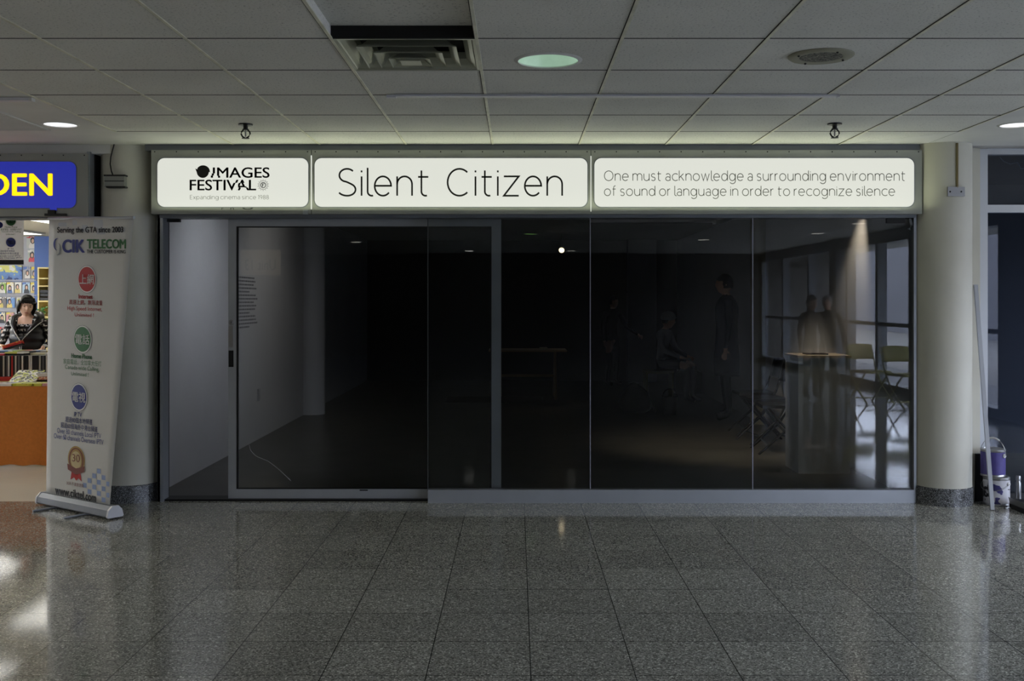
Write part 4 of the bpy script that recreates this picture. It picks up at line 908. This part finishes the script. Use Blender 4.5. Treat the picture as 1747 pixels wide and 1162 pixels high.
bm = bmesh.new(); tube(bm, [pt(-30, 368, fd), pt(-30, 362, fd)], .002, 6); tube(bm, [pt(36, 368, fd), pt(36, 362, fd)], .002, 6); finish('string', bm, BLACK, t)

# ------------------------------------------------------------------ people
SKIN = mat('skin', (222, 182, 156), .5, 0, .4); HAIR = mat('black_hair', (16, 14, 14), .4, noise=.3, nscale=120)
def skin_body(name, V, E, mats, rule, parent, root='pelvis', sub=1, extra=None, voxel=.0):
    names = list(V); idx = {n: i for i, n in enumerate(names)}
    me = bpy.data.meshes.new(name); me.from_pydata([V[n][0] for n in names], [(idx[a], idx[b]) for a, b in E], [])
    o = bpy.data.objects.new(name, me); COL.objects.link(o); md = o.modifiers.new('skin', 'SKIN'); md.use_smooth_shade = True; md.branch_smoothing = .6
    if not me.skin_vertices:
        b = bmesh.new(); b.from_mesh(me); b.verts.layers.skin.verify(); b.to_mesh(me); b.free()
    for n, i in idx.items():
        r = V[n][1]; r = r if isinstance(r, tuple) else (r, r); me.skin_vertices[0].data[i].radius = r; me.skin_vertices[0].data[i].use_root = (n == root)
    s = o.modifiers.new('sub', 'SUBSURF'); s.levels = sub; s.render_levels = sub
    dg = bpy.context.evaluated_depsgraph_get(); m2 = bpy.data.meshes.new_from_object(o.evaluated_get(dg))
    bpy.data.objects.remove(o); bpy.data.meshes.remove(me)
    if extra:
        b = bmesh.new(); b.from_mesh(m2); extra(b); b.to_mesh(m2); b.free()
    o = bpy.data.objects.new(name, m2); COL.objects.link(o); o.parent = parent
    if voxel:
        r = o.modifiers.new('remesh', 'REMESH'); r.mode = 'VOXEL'; r.voxel_size = voxel; r.use_smooth_shade = True
        sm = o.modifiers.new('smooth', 'SMOOTH'); sm.factor = .5; sm.iterations = 2
        dg = bpy.context.evaluated_depsgraph_get(); m3 = bpy.data.meshes.new_from_object(o.evaluated_get(dg)); o.modifiers.clear(); o.data = m3; m2 = m3
    m2.materials.clear()
    for q in mats: m2.materials.append(q)
    for p in m2.polygons: p.use_smooth = True; p.material_index = rule(p.center)
    m2.name = name; return o
def head_geo(b, c, M, s=1.0):
    """egg shaped head with brow, nose, chin, mouth and ears; face looks along -Y of M"""
    g = bmesh.ops.create_icosphere(b, subdivisions=4, radius=1)
    def ga(d, x, z, sx, sz): return math.exp(-((d.x-x)/sx)**2-((d.z-z)/sz)**2) if d.y < 0 else 0
    for v in g['verts']:
        d = v.co.normalized(); w_ = 1-.26*max(0, -d.z)**1.3 if d.z < 0 else 1-.04*d.z
        p = Vector((d.x*.074*w_, d.y*.093*(1-.12*max(0, -d.z)*(1 if d.y > 0 else .2)), d.z*.115))
        f = .022*ga(d, 0, -.12, .13, .17)+.006*ga(d, 0, .06, .1, .2)+.006*ga(d, 0, .3, .6, .12)-.011*ga(d, .36, .1, .17, .1)-.011*ga(d, -.36, .1, .17, .1)
        f += .009*ga(d, 0, -.45, .22, .06)+.008*ga(d, 0, -.56, .2, .07)-.005*ga(d, 0, -.5, .24, .025)+.013*ga(d, 0, -.82, .3, .17)+.005*ga(d, .5, -.18, .2, .2)+.005*ga(d, -.5, -.18, .2, .2)
        p.y -= f; v.co = Vector(c)+M @ (p*s)
    for sx in (-1, 1):
        g = bmesh.ops.create_icosphere(b, subdivisions=2, radius=1)
        for v in g['verts']: v.co = Vector(c)+M @ (Vector((sx*.073+v.co.x*.011, .012+v.co.y*.02, -.005+v.co.z*.032))*s)
def hand(V, E, wrist, tag_, dirn, palm, curl=.5, s=1.0, thumb_side=1):
    d = Vector(dirn).normalized(); n = Vector(palm).normalized(); n = (n-d*n.dot(d)).normalized(); sd = d.cross(n)*thumb_side
    w0 = Vector(V[wrist][0]); k = tag_+'_palm'; V[k] = (w0+d*.055*s, (.032*s, .018*s)); E.append((wrist, k))
    for i, (off, L) in enumerate(((.03, .075), (.01, .083), (-.01, .078), (-.029, .06))):
        a = w0+d*.082*s+sd*off*s; p = a; dd = d.copy(); pr = k
        V['%s_f%d0' % (tag_, i)] = (a, .0105*s); E.append((pr, '%s_f%d0' % (tag_, i))); pr = '%s_f%d0' % (tag_, i)
        for j in range(1, 4):
            ang = curl*j*.75; dd = d*math.cos(ang)+n*math.sin(ang); p = p+dd*L*s*(.42, .33, .25)[j-1]
            q = '%s_f%d%d' % (tag_, i, j); V[q] = (p, (.0095, .0085, .0075)[j-1]*s); E.append((pr, q)); pr = q
    a = w0+d*.03*s+sd*.034*s; V[tag_+'_t0'] = (a, .012*s); E.append((k, tag_+'_t0'))
    b_ = a+(d*.6+sd*.6+n*.4).normalized()*.035*s; V[tag_+'_t1'] = (b_, .0105*s); E.append((tag_+'_t0', tag_+'_t1'))
    V[tag_+'_t2'] = (b_+(d*.8+n*.5*(curl+.3)).normalized()*.03*s, .0085*s); E.append((tag_+'_t1', tag_+'_t2'))
def body_points(H, lean=0, arms=None, legs=None, wide=1.0, coat=False):
    s = H/1.7; V = {}; E = []
    def P(n, co, r, to=None):
        V[n] = (Vector(co)*1.0, r); 
        if to: E.append((to, n))
    P('pelvis', (0, 0, .92*s), (.135*wide*s, .1*s)); P('waist', (0, lean*.3, 1.06*s), (.125*wide*s, .09*s), 'pelvis'); P('chest', (0, lean*.7, 1.25*s), (.15*wide*s, .1*s), 'waist')
    P('upper', (0, lean, 1.38*s), (.11*wide*s, .075*s), 'chest'); P('neck', (0, lean*1.1-.005, 1.46*s), .05*s, 'upper'); P('skull', (0, lean*1.2-.01, 1.55*s), .055*s, 'neck')
    arms = arms or {}
    for sg, n in ((-1, 'l'), (1, 'r')):
        el, wr = arms.get(n, ((sg*.25*s, 0, 1.1*s), (sg*.27*s, -.04, .85*s)))
        P(n+'_sh', (sg*.185*wide*s, lean, 1.385*s), .06*s, 'upper'); P(n+'_el', el, .045*s, n+'_sh'); P(n+'_wr', wr, .028*s, n+'_el')
        kn, an = (legs or {}).get(n, ((sg*.1*s, -.02, .5*s), (sg*.11*s, 0.02, .085*s)))
        P(n+'_hip', (sg*.09*s, 0, .86*s), .09*s, 'pelvis'); P(n+'_kn', kn, .058*s, n+'_hip'); P(n+'_an', an, .042*s, n+'_kn')
        a = Vector(an); P(n+'_toe', (a.x+sg*.015, a.y-.15*s, .035*s), (.042*s, .03*s), n+'_an')
    return V, E
def RotZX(yaw, pitch, roll=0): return Matrix.Rotation(math.radians(yaw), 3, 'Z') @ Matrix.Rotation(math.radians(pitch), 3, 'X') @ Matrix.Rotation(math.radians(roll), 3, 'Y')

def hair_cap(b, c, M, s, low, bob=False):
    g = bmesh.ops.create_icosphere(b, subdivisions=4, radius=1)
    for v in g['verts']:
        d = v.co.normalized(); p = Vector((d.x*.083, d.y*.103+.004, d.z*.125+.004))
        if bob and d.z < .1: p.x *= 1+.1*(1-abs(d.z)); p.y *= 1.0
        v.co = p
    dele = [v for v in g['verts'] if (v.co.y < -.028 and v.co.z < .052-.35*abs(v.co.x)) or v.co.z < low]
    bmesh.ops.delete(b, geom=dele, context='VERTS')
    for v in b.verts: v.co = Vector(c)+M @ (v.co*s)

# ---- the woman in the bookshop
HW = 1.5; ws = HW/1.7
WO = empty('person', 'woman in black padded vest and patterned sleeves sorting discs behind the table', 'person', (X_(48, 11.0), 11.0, 0))
arms = {'l': ((-.255, -.02, 1.0), (-.2, -.2, .965)), 'r': ((.235, .02, 1.0), (.215, -.13, .95))}
V, E = body_points(HW, -.02, arms)
hand(V, E, 'l_wr', 'lh', (.75, -.5, .05), (.3, -.2, -1), .8, .9, -1)
hand(V, E, 'r_wr', 'rh', (-.1, -.5, -.75), (0, .5, -.6), .5, .9, -1)
hc = Vector((.005, -.05, 1.375)); HM = RotZX(32, 14, 8)
def whead(b): head_geo(b, hc, HM, .93)
def wrule(c):
    if c.z > 1.26: return 0
    if abs(c.x) < .075 and c.z > 1.185 and c.y < -.01: return 0
    for n in ('l_wr', 'r_wr'):
        w_ = Vector(V[n][0]); e = Vector(V[n[0]+'_el'][0])
        if (c-w_).dot((w_-e).normalized()) > .0 and (c-w_).length < .2: return 0
    return 1 if c.z > .8 else 2
def knit():
    m = bpy.data.materials.new('patterned_knit'); m.use_nodes = True; nt = m.node_tree; b = nt.nodes['Principled BSDF']
    tc = N(nt, 'ShaderNodeTexCoord'); sp = N(nt, 'ShaderNodeSeparateXYZ'); nt.links.new(tc.outputs['Object'], sp.inputs[0])
    band = line_mask(nt, sp.outputs[2], 1.02, .052, .012); v = N(nt, 'ShaderNodeTexVoronoi'); v.inputs['Scale'].default_value = 42
    nt.links.new(tc.outputs['Object'], v.inputs['Vector']); k = math_node(nt, 'GREATER_THAN', v.outputs['Distance'], .5)
    f = math_node(nt, 'MULTIPLY', band, k); mx = N(nt, 'ShaderNodeMix', data_type='RGBA'); nt.links.new(f, mx.inputs[0]); mx.inputs[6].default_value = (.008, .008, .009, 1); mx.inputs[7].default_value = (.55, .55, .54, 1)
    nt.links.new(mx.outputs[2], b.inputs['Base Color']); b.inputs['Roughness'].default_value = .9; return m
KN = knit(); TROU = mat('dark_trousers', (26, 28, 36), .8)
WB = skin_body('body', V, E, [SKIN, KN, TROU], wrule, WO, extra=whead, voxel=.0065)
bm = bmesh.new(); hair_cap(bm, hc, HM, .95, -.075, True); o = finish('hair', bm, HAIR, WO, 180); sm = o.modifiers.new('t', 'SOLIDIFY'); sm.thickness = .012
bm = bmesh.new()
for k in range(9):                                                   # fringe swept to the side
    x = -.062+k*.0145; tube(bm, [hc+HM @ Vector(p) for p in ((x*.7+.01, -.06, .098), (x, -.088, .075), (x*1.05-.006, -.096, .056+.006*max(0, k-4)), (x*1.1-.012, -.092, .046+.003*(k % 3)+.009*max(0, k-5)))], [.012, .012, .01, .004], 6)
for s in (-1, 1):
    for k in range(3): tube(bm, [hc+HM @ Vector((s*(.072+.002*k), -.05+.022*k, .05)), hc+HM @ Vector((s*.083, -.045+.024*k, -.01)), hc+HM @ Vector((s*.074, -.045+.026*k, -.085))], [.015, .016, .006], 6)
finish('fringe', bm, HAIR, WO, 180)
for s in (-1, 1):
    bm = bmesh.new(); ball(bm, (0, 0, 0), 1, sub=2); 
    for v in bm.verts: v.co = hc+HM @ (Vector((s*.029+v.co.x*.0125, -.0785+v.co.y*.006, .009+v.co.z*.0042))*.95)
    finish('eye', bm, mat('eye_dark', (24, 18, 16), .25), WO, 180)
    finish('eyebrow', tb([hc+HM @ (Vector(p)*.95) for p in ((s*.014, -.095, .026), (s*.03, -.092, .031), (s*.046, -.08, .027))], [.002, .003, .0015], 6), HAIR, WO, 180)
finish('lips', tb([hc+HM @ (Vector(p)*.95) for p in ((-.02, -.0895, -.057), (-.008, -.0985, -.055), (.008, -.0985, -.055), (.02, -.0895, -.057))], [.002, .0045, .0045, .002], 8), mat('lips', (168, 92, 86), .4), WO, 180)
# padded vest: rings round the torso, open at the neck
VEST = mat('black_padded_nylon', (17, 17, 19), .32, 0, .5)
bm = bmesh.new(); rings = []; nn = 40
for i in range(40):
    z = .74+.475*i/39; q = i/39; puff = .010*abs(math.sin(q*math.pi*5.5))
    rx = (.165+.012*math.sin(q*3.1) if q < .8 else .165-.26*(q-.8)**1.25)+puff; ry = .118+.01*math.sin(q*3.1)-(.04*max(0, q-.8)/.2)+puff
    rings.append([bm.verts.new((rx*math.cos(2*math.pi*k/nn), -.02*q+ry*math.sin(2*math.pi*k/nn), z)) for k in range(nn)])
for a, b in zip(rings, rings[1:]):
    for k in range(nn): bm.faces.new((a[k], a[(k+1) % nn], b[(k+1) % nn], b[k]))
cutv = [v for v in bm.verts if v.co.y < -.05 and v.co.z > 1.06 and abs(v.co.x) < .02+.085*(v.co.z-1.06)/.12]
bmesh.ops.delete(bm, geom=cutv, context='VERTS')
vest = finish('vest', bm, VEST, WO, 180); sm = vest.modifiers.new('t', 'SOLIDIFY'); sm.thickness = .012
bm = bmesh.new()                                                       # hood lying round the neck
pts = [(-.06, -.125, 1.105), (-.115, -.1, 1.18), (-.135, -.02, 1.235), (-.09, .07, 1.265), (0, .1, 1.27), (.09, .07, 1.265), (.14, -.02, 1.235), (.12, -.1, 1.18), (.05, -.13, 1.105)]
tube(bm, pts, [.012, .028, .042, .05, .055, .05, .042, .028, .012], 14)
finish('hood', bm, VEST, vest, 180)
PIPE = mat('white_piping', (205, 205, 205), .5)
finish('zip', tb([(-.165, -.06, 1.225), (-.128, -.118, 1.185), (-.07, -.142, 1.1), (-.022, -.15, 1.03), (-.016, -.15, .93), (-.018, -.142, .76)], .0048, 6), PIPE, vest, 180)
finish('zip', tb([(.175, -.05, 1.215), (.15, -.112, 1.18), (.075, -.145, 1.1), (.014, -.152, 1.03), (.0, -.151, .93), (-.006, -.143, .76)], .0048, 6), PIPE, vest, 180)
lm = lambda x, y: Vector((x, -.125-.02*(1-abs(x)/.09), y))
sh = WO
lettering('shirt_print', ([(x*.09-.02, 1.055+y*.05) for x, y in font_geo('RB', .04)[0]], font_geo('RB', .04)[1]), PW, WO, lambda x, y: Vector((x, -.128, y)))
PK = empty('disc_pack', 'bundle of red and yellow disc cases held in the woman\'s hand', 'disc case', (X_(28, 10.72), 10.68, .955), 0)
for k in range(3): finish('case', bx(-.09, .09, -.06, .06, k*.016, k*.016+.014, M=Matrix.Rotation(-.32, 4, 'Y') @ Matrix.Rotation(.25, 4, 'Z')), (DV[0], DV[2], cover_mat('redyel', [(180, 40, 20), (214, 80, 40), (230, 170, 60), (214, 80, 40)], 12))[k], PK, bevel=.001)

# ---- dark figures in the gallery
DK = [mat('dark_coat', (10, 10, 11), .95, 0, .05), mat('dark_jeans', (14, 15, 19), .95, 0, .05), mat('pale_shirt', (110, 112, 120), .8), mat('brown_jacket', (44, 38, 34), .8)]
def figure(x, y, H, yaw, label, mats, arms=None, legs=None, lean=0, long_coat=False, hair=HAIR, hc_=None, cap=None, pitch=0, split=.88):
    t = empty('person', label, 'person', (x, y, 0), math.radians(yaw)); s = H/1.7; V, E = body_points(H, lean, arms, legs)
    for n, sg in (('l', -1), ('r', 1)):
        w_, e = Vector(V[n+'_wr'][0]), Vector(V[n+'_el'][0]); hand(V, E, n+'_wr', n+'h', (w_-e), (-sg, 0, 0) if abs((w_-e).normalized().x) < .8 else (0, -1, 0), .5, s*.95, sg)
    c = Vector(hc_) if hc_ else Vector((0, lean*1.2-.03, 1.585*s)); M = RotZX(0, pitch)
    def rule(p):
        if p.z > c.z-.12*s: return 0
        for n in ('l_wr', 'r_wr'):
            w_ = Vector(V[n][0]); e = Vector(V[n[0]+'_el'][0])
            if (p-w_).dot((w_-e).normalized()) > 0 and (p-w_).length < .22: return 0
        return 1 if p.z > split*s else 2
    skin_body('body', V, E, [SKIN, mats[0], mats[1]], rule, t, extra=lambda b: head_geo(b, c, M, s), voxel=.012)
    bm = bmesh.new(); hair_cap(bm, c, M, s, -.05); h = finish('hair', bm, hair, t, 180); h.modifiers.new('t', 'SOLIDIFY').thickness = .01
    if cap:
        bm = bmesh.new(); ball(bm, c+Vector((0, .005, .045*s)), .098*s, (.95, 1.1, .85), 3); box(bm, c.x-.06, c.x+.06, c.y-.17, c.y-.05, c.z+.035, c.z+.045); finish('cap', bm, cap, t, 180)
    if long_coat:
        bm = bmesh.new(); prof_ = []
        for i in range(20):
            q = i/19; prof_.append(((.2-.03*q+.01*math.sin(q*9))*(1 if q < .86 else 1-.55*((q-.86)/.14)**1.5), .52*s+q*(1.46-.52)*s))
        lathe(bm, prof_, 32, (0, lean*.5, 0), 1.0*s, .72*s, False, False); o = finish('coat', bm, mats[0], t, 180); o.modifiers.new('t', 'SOLIDIFY').thickness = .012
    return t
figure(X_(1240, 12.6), 12.6, 1.74, -96, 'tall dark silhouetted person in a long coat standing inside the gallery', (DK[0], DK[1]), long_coat=True)
figure(X_(1045, 17.6), 17.6, 1.5, 40, 'dark figure with one arm out, deep inside the gallery', (DK[0], DK[0]), arms={'r': ((.25, -.08, .99), (.3, -.3, .86)), 'l': ((-.22, .02, .98), (-.22, -.03, .76))})
SEATL = {'l': ((-.12, -.42, .5), (-.12, -.42, .085)), 'r': ((.12, -.42, .5), (.13, -.38, .085))}
def seated(x, y, yaw, label, mats, cap=None, hair=HAIR):
    t = empty('person', label, 'person', (x, y, 0), math.radians(yaw)); V, E = {}, []
    def P(n, co, r, to=None):
        V[n] = (Vector(co), r)
        if to: E.append((to, n))
    P('pelvis', (0, 0, .55), (.14, .11)); P('waist', (0, -.01, .68), (.125, .095), 'pelvis'); P('chest', (0, -.03, .85), (.15, .1), 'waist'); P('upper', (0, -.05, .97), (.11, .075), 'chest'); P('neck', (0, -.07, 1.04), .05, 'upper'); P('skull', (0, -.09, 1.1), .055, 'neck')
    for sg, n in ((-1, 'l'), (1, 'r')):
        P(n+'_sh', (sg*.18, -.05, .97), .06, 'upper'); P(n+'_el', (sg*.23, -.12, .74), .045, n+'_sh'); P(n+'_wr', (sg*.14, -.34, .64), .028, n+'_el')
        P(n+'_hip', (sg*.09, -.04, .54), .09, 'pelvis'); P(n+'_kn', (sg*.12, -.44, .53), .06, n+'_hip'); P(n+'_an', (sg*.12, -.42, .085), .042, n+'_kn'); P(n+'_toe', (sg*.13, -.57, .035), (.042, .03), n+'_an')
        hand(V, E, n+'_wr', n+'h', (-sg*.4, -.8, -.1), (0, 0, -1), .6, .95, -sg)
    c = Vector((0, -.11, 1.15)); M = RotZX(0, 12)
    def rule(p):
        if p.z > 1.03: return 0
        for n in ('l_wr', 'r_wr'):
            if (p-Vector(V[n][0])).length < .18 and p.y < V[n][0].y: return 0
        return 1 if p.z > .62 or (p.y > -.1 and p.z > .6) else 2
    skin_body('body', V, E, [SKIN, mats[0], mats[1]], rule, t, extra=lambda b: head_geo(b, c, M, 1), voxel=.012)
    bm = bmesh.new(); hair_cap(bm, c, M, 1, -.05); h = finish('hair', bm, hair, t, 180); h.modifiers.new('t', 'SOLIDIFY').thickness = .01
    if cap: bm = bmesh.new(); ball(bm, c+Vector((0, .005, .045)), .1, (.95, 1.1, .85), 3); box(bm, c.x-.06, c.x+.06, c.y-.17, c.y-.05, c.z+.035, c.z+.045); finish('cap', bm, cap, t, 180)
    return t
seated(X_(1128, 14.9), 14.9, 60, 'seated person in a pale cap beside the crate in the gallery', (DK[2], DK[1]), mat('pale_cap', (170, 172, 176), .7))
t = empty('stool', 'dark yellow box stool under the seated person', 'stool', (X_(1123, 14.9), 14.9, 0)); YS = mat('stool_yellow', (84, 80, 22), .6)
finish('seat', bx(-.2, .2, -.18, .2, .41, .445), YS, t, bevel=.006)
for a in (-.18, .18): finish('side_panel', bx(a-.012, a+.012, -.17, .19, 0, .41), YS, t)
# people and seats on the concourse, seen mirrored in the glass
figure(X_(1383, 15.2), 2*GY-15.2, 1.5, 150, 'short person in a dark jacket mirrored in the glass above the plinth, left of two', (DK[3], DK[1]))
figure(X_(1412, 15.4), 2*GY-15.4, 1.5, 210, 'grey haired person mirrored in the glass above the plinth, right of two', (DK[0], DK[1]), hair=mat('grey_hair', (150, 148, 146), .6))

# ------------------------------------------------------------------ gallery furniture
def folding_chair(x, y, rz, frame, seatm, label, group):
    t = empty('folding_chair', label, 'chair', (x, y, 0), rz, group)     # faces -Y
    finish('seat', (lambda b: (box(b, -.2, .2, -.2, .18, .425, .455), b)[-1])(bmesh.new()), seatm, t, bevel=.012)
    bm = bmesh.new(); G = []
    for v in range(6):
        G.append([bm.verts.new((-.2+.4*u/8, .225+.05*v/5+.035*(1-(u/4-1)**2), .6+.2*v/5+.012*(1-(u/4-1)**2)*v/5)) for u in range(9)])
    for v in range(5):
        for u in range(8): bm.faces.new((G[v][u], G[v][u+1], G[v+1][u+1], G[v+1][u]))
    o = finish('backrest', bm, seatm, t, 180); o.modifiers.new('t', 'SOLIDIFY').thickness = .018
    for s in (-1, 1):
        finish('leg', tb([(s*.215, .285, .8), (s*.215, .19, .5), (s*.215, .04, .25), (s*.215, -.24, 0)], .0115, 8), frame, t, 60)
        finish('leg', tb([(s*.19, -.15, .43), (s*.195, .05, .2), (s*.2, .24, 0)], .0115, 8), frame, t, 60)
    finish('stretcher', tb([(-.2, .19, .06), (.2, .19, .06)], .008, 6), frame, t, 60); finish('stretcher', tb([(-.215, -.14, .09), (.215, -.14, .09)], .008, 6), frame, t, 60)
    return t
CHB = mat('chair_black', (18, 18, 19), .45); c0 = folding_chair(2.56, 11.35, -math.pi/2, DKSTEEL, CHB, 'black folding chair furthest left of the three beside the plinth', 'black folding chairs in the gallery')
for (x, y, rz, l) in ((2.52, 10.65, -1.45, 'middle black folding chair half hidden behind the plinth'), (2.5, 10.0, -1.62, 'black folding chair nearest to and mostly hidden by the plinth')):
    c = copy_tree(c0); c.location = (x, y, 0); c.rotation_euler = (0, 0, rz); c['label'] = l
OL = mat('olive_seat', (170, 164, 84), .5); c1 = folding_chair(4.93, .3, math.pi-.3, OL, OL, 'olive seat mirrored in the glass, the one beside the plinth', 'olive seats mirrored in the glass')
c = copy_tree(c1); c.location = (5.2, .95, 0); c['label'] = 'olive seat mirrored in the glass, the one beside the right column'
# plinth with a small device
px0, px1 = X_(1382, 8.72), X_(1452, 8.72)
PL = mat('plinth_white', (190, 190, 184), .7); t = empty('plinth', 'white display plinth standing by the glass under the warm spotlight', 'plinth', (2.545, 8.93, 0))
finish('body', bx(-.215, .215, -.21, .21, 0, .958), PL, t, bevel=.002); finish('top_board', bx(-.222, .222, -.216, .216, .958, .976), mat('plinth_top', (186, 172, 148), .5), t, bevel=.002)
o = finish('exhibit_tile', bx(2.44, 2.62, 8.86, 9.0, .976, .985), DKSTEEL); tag(o, 'thin dark tablet lying on the white plinth', 'exhibit')
# table
TB = mat('table_wood', (120, 92, 52), .5); t = empty('table', 'low lit wooden table deep inside the dark gallery', 'table', (X_(900, 15.4), 15.4, .013))
finish('tabletop', bx(-.56, .56, -.32, .32, .68, .705), TB, t, bevel=.004)
for sx in (-.4, .4):
    for sy in (-1, 1): finish('leg', tb([(sx, sy*.08, .68), (sx, sy*.28, 0)], .02, 8), TB, t)
finish('stretcher', bx(-.4, .4, -.012, .012, .3, .34), TB, t)
o = finish('book', bx(-.055, .055, -.08, .08, 0, .03), mat('book_pale', (160, 150, 120), .6)); o.location = (X_(927, 15.3), 15.3, .719); tag(o, 'small pale book lying on the wooden gallery table', 'book')
o = finish('patch', bx(-.75, .65, -.45, .5, 0, .002), mat('patch_dark', (16, 16, 16), .95)); o.location = (X_(850, 15.2), 15.2, .0); tag(o, 'flat dark patch on the floor under the wooden gallery table', 'patch')  # thin dark slab lying on the floor beneath the table
structure(finish('reflection_panel', bx(X_(1207, 18.4), X_(1232, 18.4), 18.35, 18.5, 0, 2.5), mat('pale_panel', (170, 174, 188), .8)), 'narrow pale panel standing in for a door reflection behind the person', 'wall')  # second solid panel in place of a door frame reflection
structure(finish('reflection_strip', bx(X_(1198, 18.0), X_(1202, 18.0), 17.98, 18.04, 0, Z_(400, 18)), ALU), 'thin pale upright strip standing in for a mirrored door edge', 'trim')  # solid strip in place of a door edge reflected in the glass
# bag, bucket and crate
t = empty('backpack', 'slumped black bag on the gallery floor left of the pail', 'bag', (X_(1083, 13.5), 13.5, 0))
bm = bmesh.new(); ball(bm, (0, 0, .19), .2, (1, .8, 1), 4)
for v in bm.verts:
    k = max(0, v.co.z); f = 1.35-.8*(k/.4); v.co.x = v.co.x*f-.08*(.4-k)*0+.05*(.2-k); v.co.y *= f; v.co.z = max(.003, v.co.z*1.03-.02)
    v.co += Vector((math.sin(v.co.z*30+v.co.y*17), math.cos(v.co.x*23), 0))*.008
finish('sack', bm, CHB, t, 180); finish('strap', tb([(.03, -.1, .36), (.12, -.16, .28), (.2, -.17, .15), (.24, -.14, .02)], .014, 8), BLACK, t, 180)
t = empty('pail', 'small black pail with a hoop handle on the gallery floor', 'bucket', (X_(1143, 13.2), 13.2, 0))
finish('body', lt([(.075, 0), (.095, .22), (.09, .22), (.072, .01)], 24, capt=False), BLACK, t, 40); finish('handle', tb([(.095*math.cos(a), 0, .21+.115*math.sin(a)) for a in [math.pi*k/12 for k in range(13)]], .006, 6), BLACK, t, 60)
t = empty('crate', 'dark crate of small things in the gallery beside the seated person', 'crate', (X_(1172, 16.3), 16.3, 0))
finish('box', (lambda b: (box(b, -.2, .2, -.15, .15, 0, .02), box(b, -.2, .2, -.15, -.135, 0, .33), box(b, -.2, .2, .135, .15, 0, .33), box(b, -.2, -.185, -.15, .15, 0, .33), box(b, .185, .2, -.15, .15, 0, .33), b)[-1])(bmesh.new()), mat('crate_dark', (40, 38, 36), .7), t)
for k, (x, h) in enumerate(((-.12, .42), (0, .4), (.1, .43))):
    o = empty('bottle', 'small bottle poking out of the dark crate, %s of three' % ('left', 'middle', 'right')[k], 'bottle', (X_(1172, 16.3)+x, 16.3, .02), 0, 'bottles in the crate'); finish('body', lt([(.03, 0), (.032, h*.6), (.012, h*.78), (.012, h*.95)], 16), mat('bottle_glass', (90, 96, 90), .15), o, 50); finish('cap', lt([(.014, h*.93), (.014, h)], 12), STEEL, o, 50)
# spotlights and a bar built for a reflection
def track_head(x, y, z, target, lit, label):
    t = empty('spotlight', label, 'spotlight', (x, y, z)); dv = (Vector(target)-Vector((x, y, z))).normalized(); Mq = dv.to_track_quat('Z', 'Y').to_matrix().to_4x4()
    bm = lt([(.02, -.1), (.045, -.07), (.05, 0), (.046, .004), (.044, -.004)], 24, capt=False); bmesh.ops.transform(bm, matrix=Mq, verts=bm.verts); finish('lamp_housing', bm, mat('lamp_black', (40, 40, 42), .4), t, 40)
    bm = lt([(.044, -.004), (.001, -.006)], 24, capb=False); bmesh.ops.transform(bm, matrix=Mq, verts=bm.verts); finish('lens', bm, mat('lamp_lit', (250, 230, 190), .4, emit=(255, 232, 190), es=2.5) if lit else STEEL, t)
    finish('stem', tb([(0, 0, .03), (0, 0, 2.5-z)], .01, 8), BLACK, t)
track_head(.73, 17.05, 2.24, (.1, 13.2, .9), True, 'bright spotlight head hanging in the dark gallery')
t = empty('reflection_bar', 'white bar inside the gallery standing in for a mirrored ceiling bar', 'ceiling light', (0, 12, 0)); zq = Z_(379, 12)  # solid bar hung where a concourse ceiling bar is reflected
finish('housing', bx(X_(1008, 12), X_(1217, 12), -.05, .05, zq, zq+.05), RAIL, t, bevel=.006); finish('end_bracket', bx(X_(1217, 12), X_(1221, 12), -.05, .05, zq-.02, zq+.07), RAIL, t)
for px in (1050, 1180): finish('hanger', bx(X_(px, 12)-.01, X_(px, 12)+.01, -.01, .01, zq+.05, 2.5), RAIL, t)
track_head(-1.1, 8.5, 2.33, (-2.66, 9.1, 1.05), False, 'added fill spotlight for the white wall near the door'); track_head(-1.0, 10.6, 2.33, (-2.66, 11.3, 1.3), False, 'added fill spotlight for the white wall further in')  # heads modelled for the two added wall fill lights
track_head(2.69, 8.6, 2.42, (2.71, 9.1, .95), False, 'ceiling spotlight above the white plinth'); track_head(1.75, 9.2, 2.44, (2.15, 10.35, 0), False, 'ceiling spotlight between plinth and chairs')
# lit unit sign on the far side, mirrored in the door glass
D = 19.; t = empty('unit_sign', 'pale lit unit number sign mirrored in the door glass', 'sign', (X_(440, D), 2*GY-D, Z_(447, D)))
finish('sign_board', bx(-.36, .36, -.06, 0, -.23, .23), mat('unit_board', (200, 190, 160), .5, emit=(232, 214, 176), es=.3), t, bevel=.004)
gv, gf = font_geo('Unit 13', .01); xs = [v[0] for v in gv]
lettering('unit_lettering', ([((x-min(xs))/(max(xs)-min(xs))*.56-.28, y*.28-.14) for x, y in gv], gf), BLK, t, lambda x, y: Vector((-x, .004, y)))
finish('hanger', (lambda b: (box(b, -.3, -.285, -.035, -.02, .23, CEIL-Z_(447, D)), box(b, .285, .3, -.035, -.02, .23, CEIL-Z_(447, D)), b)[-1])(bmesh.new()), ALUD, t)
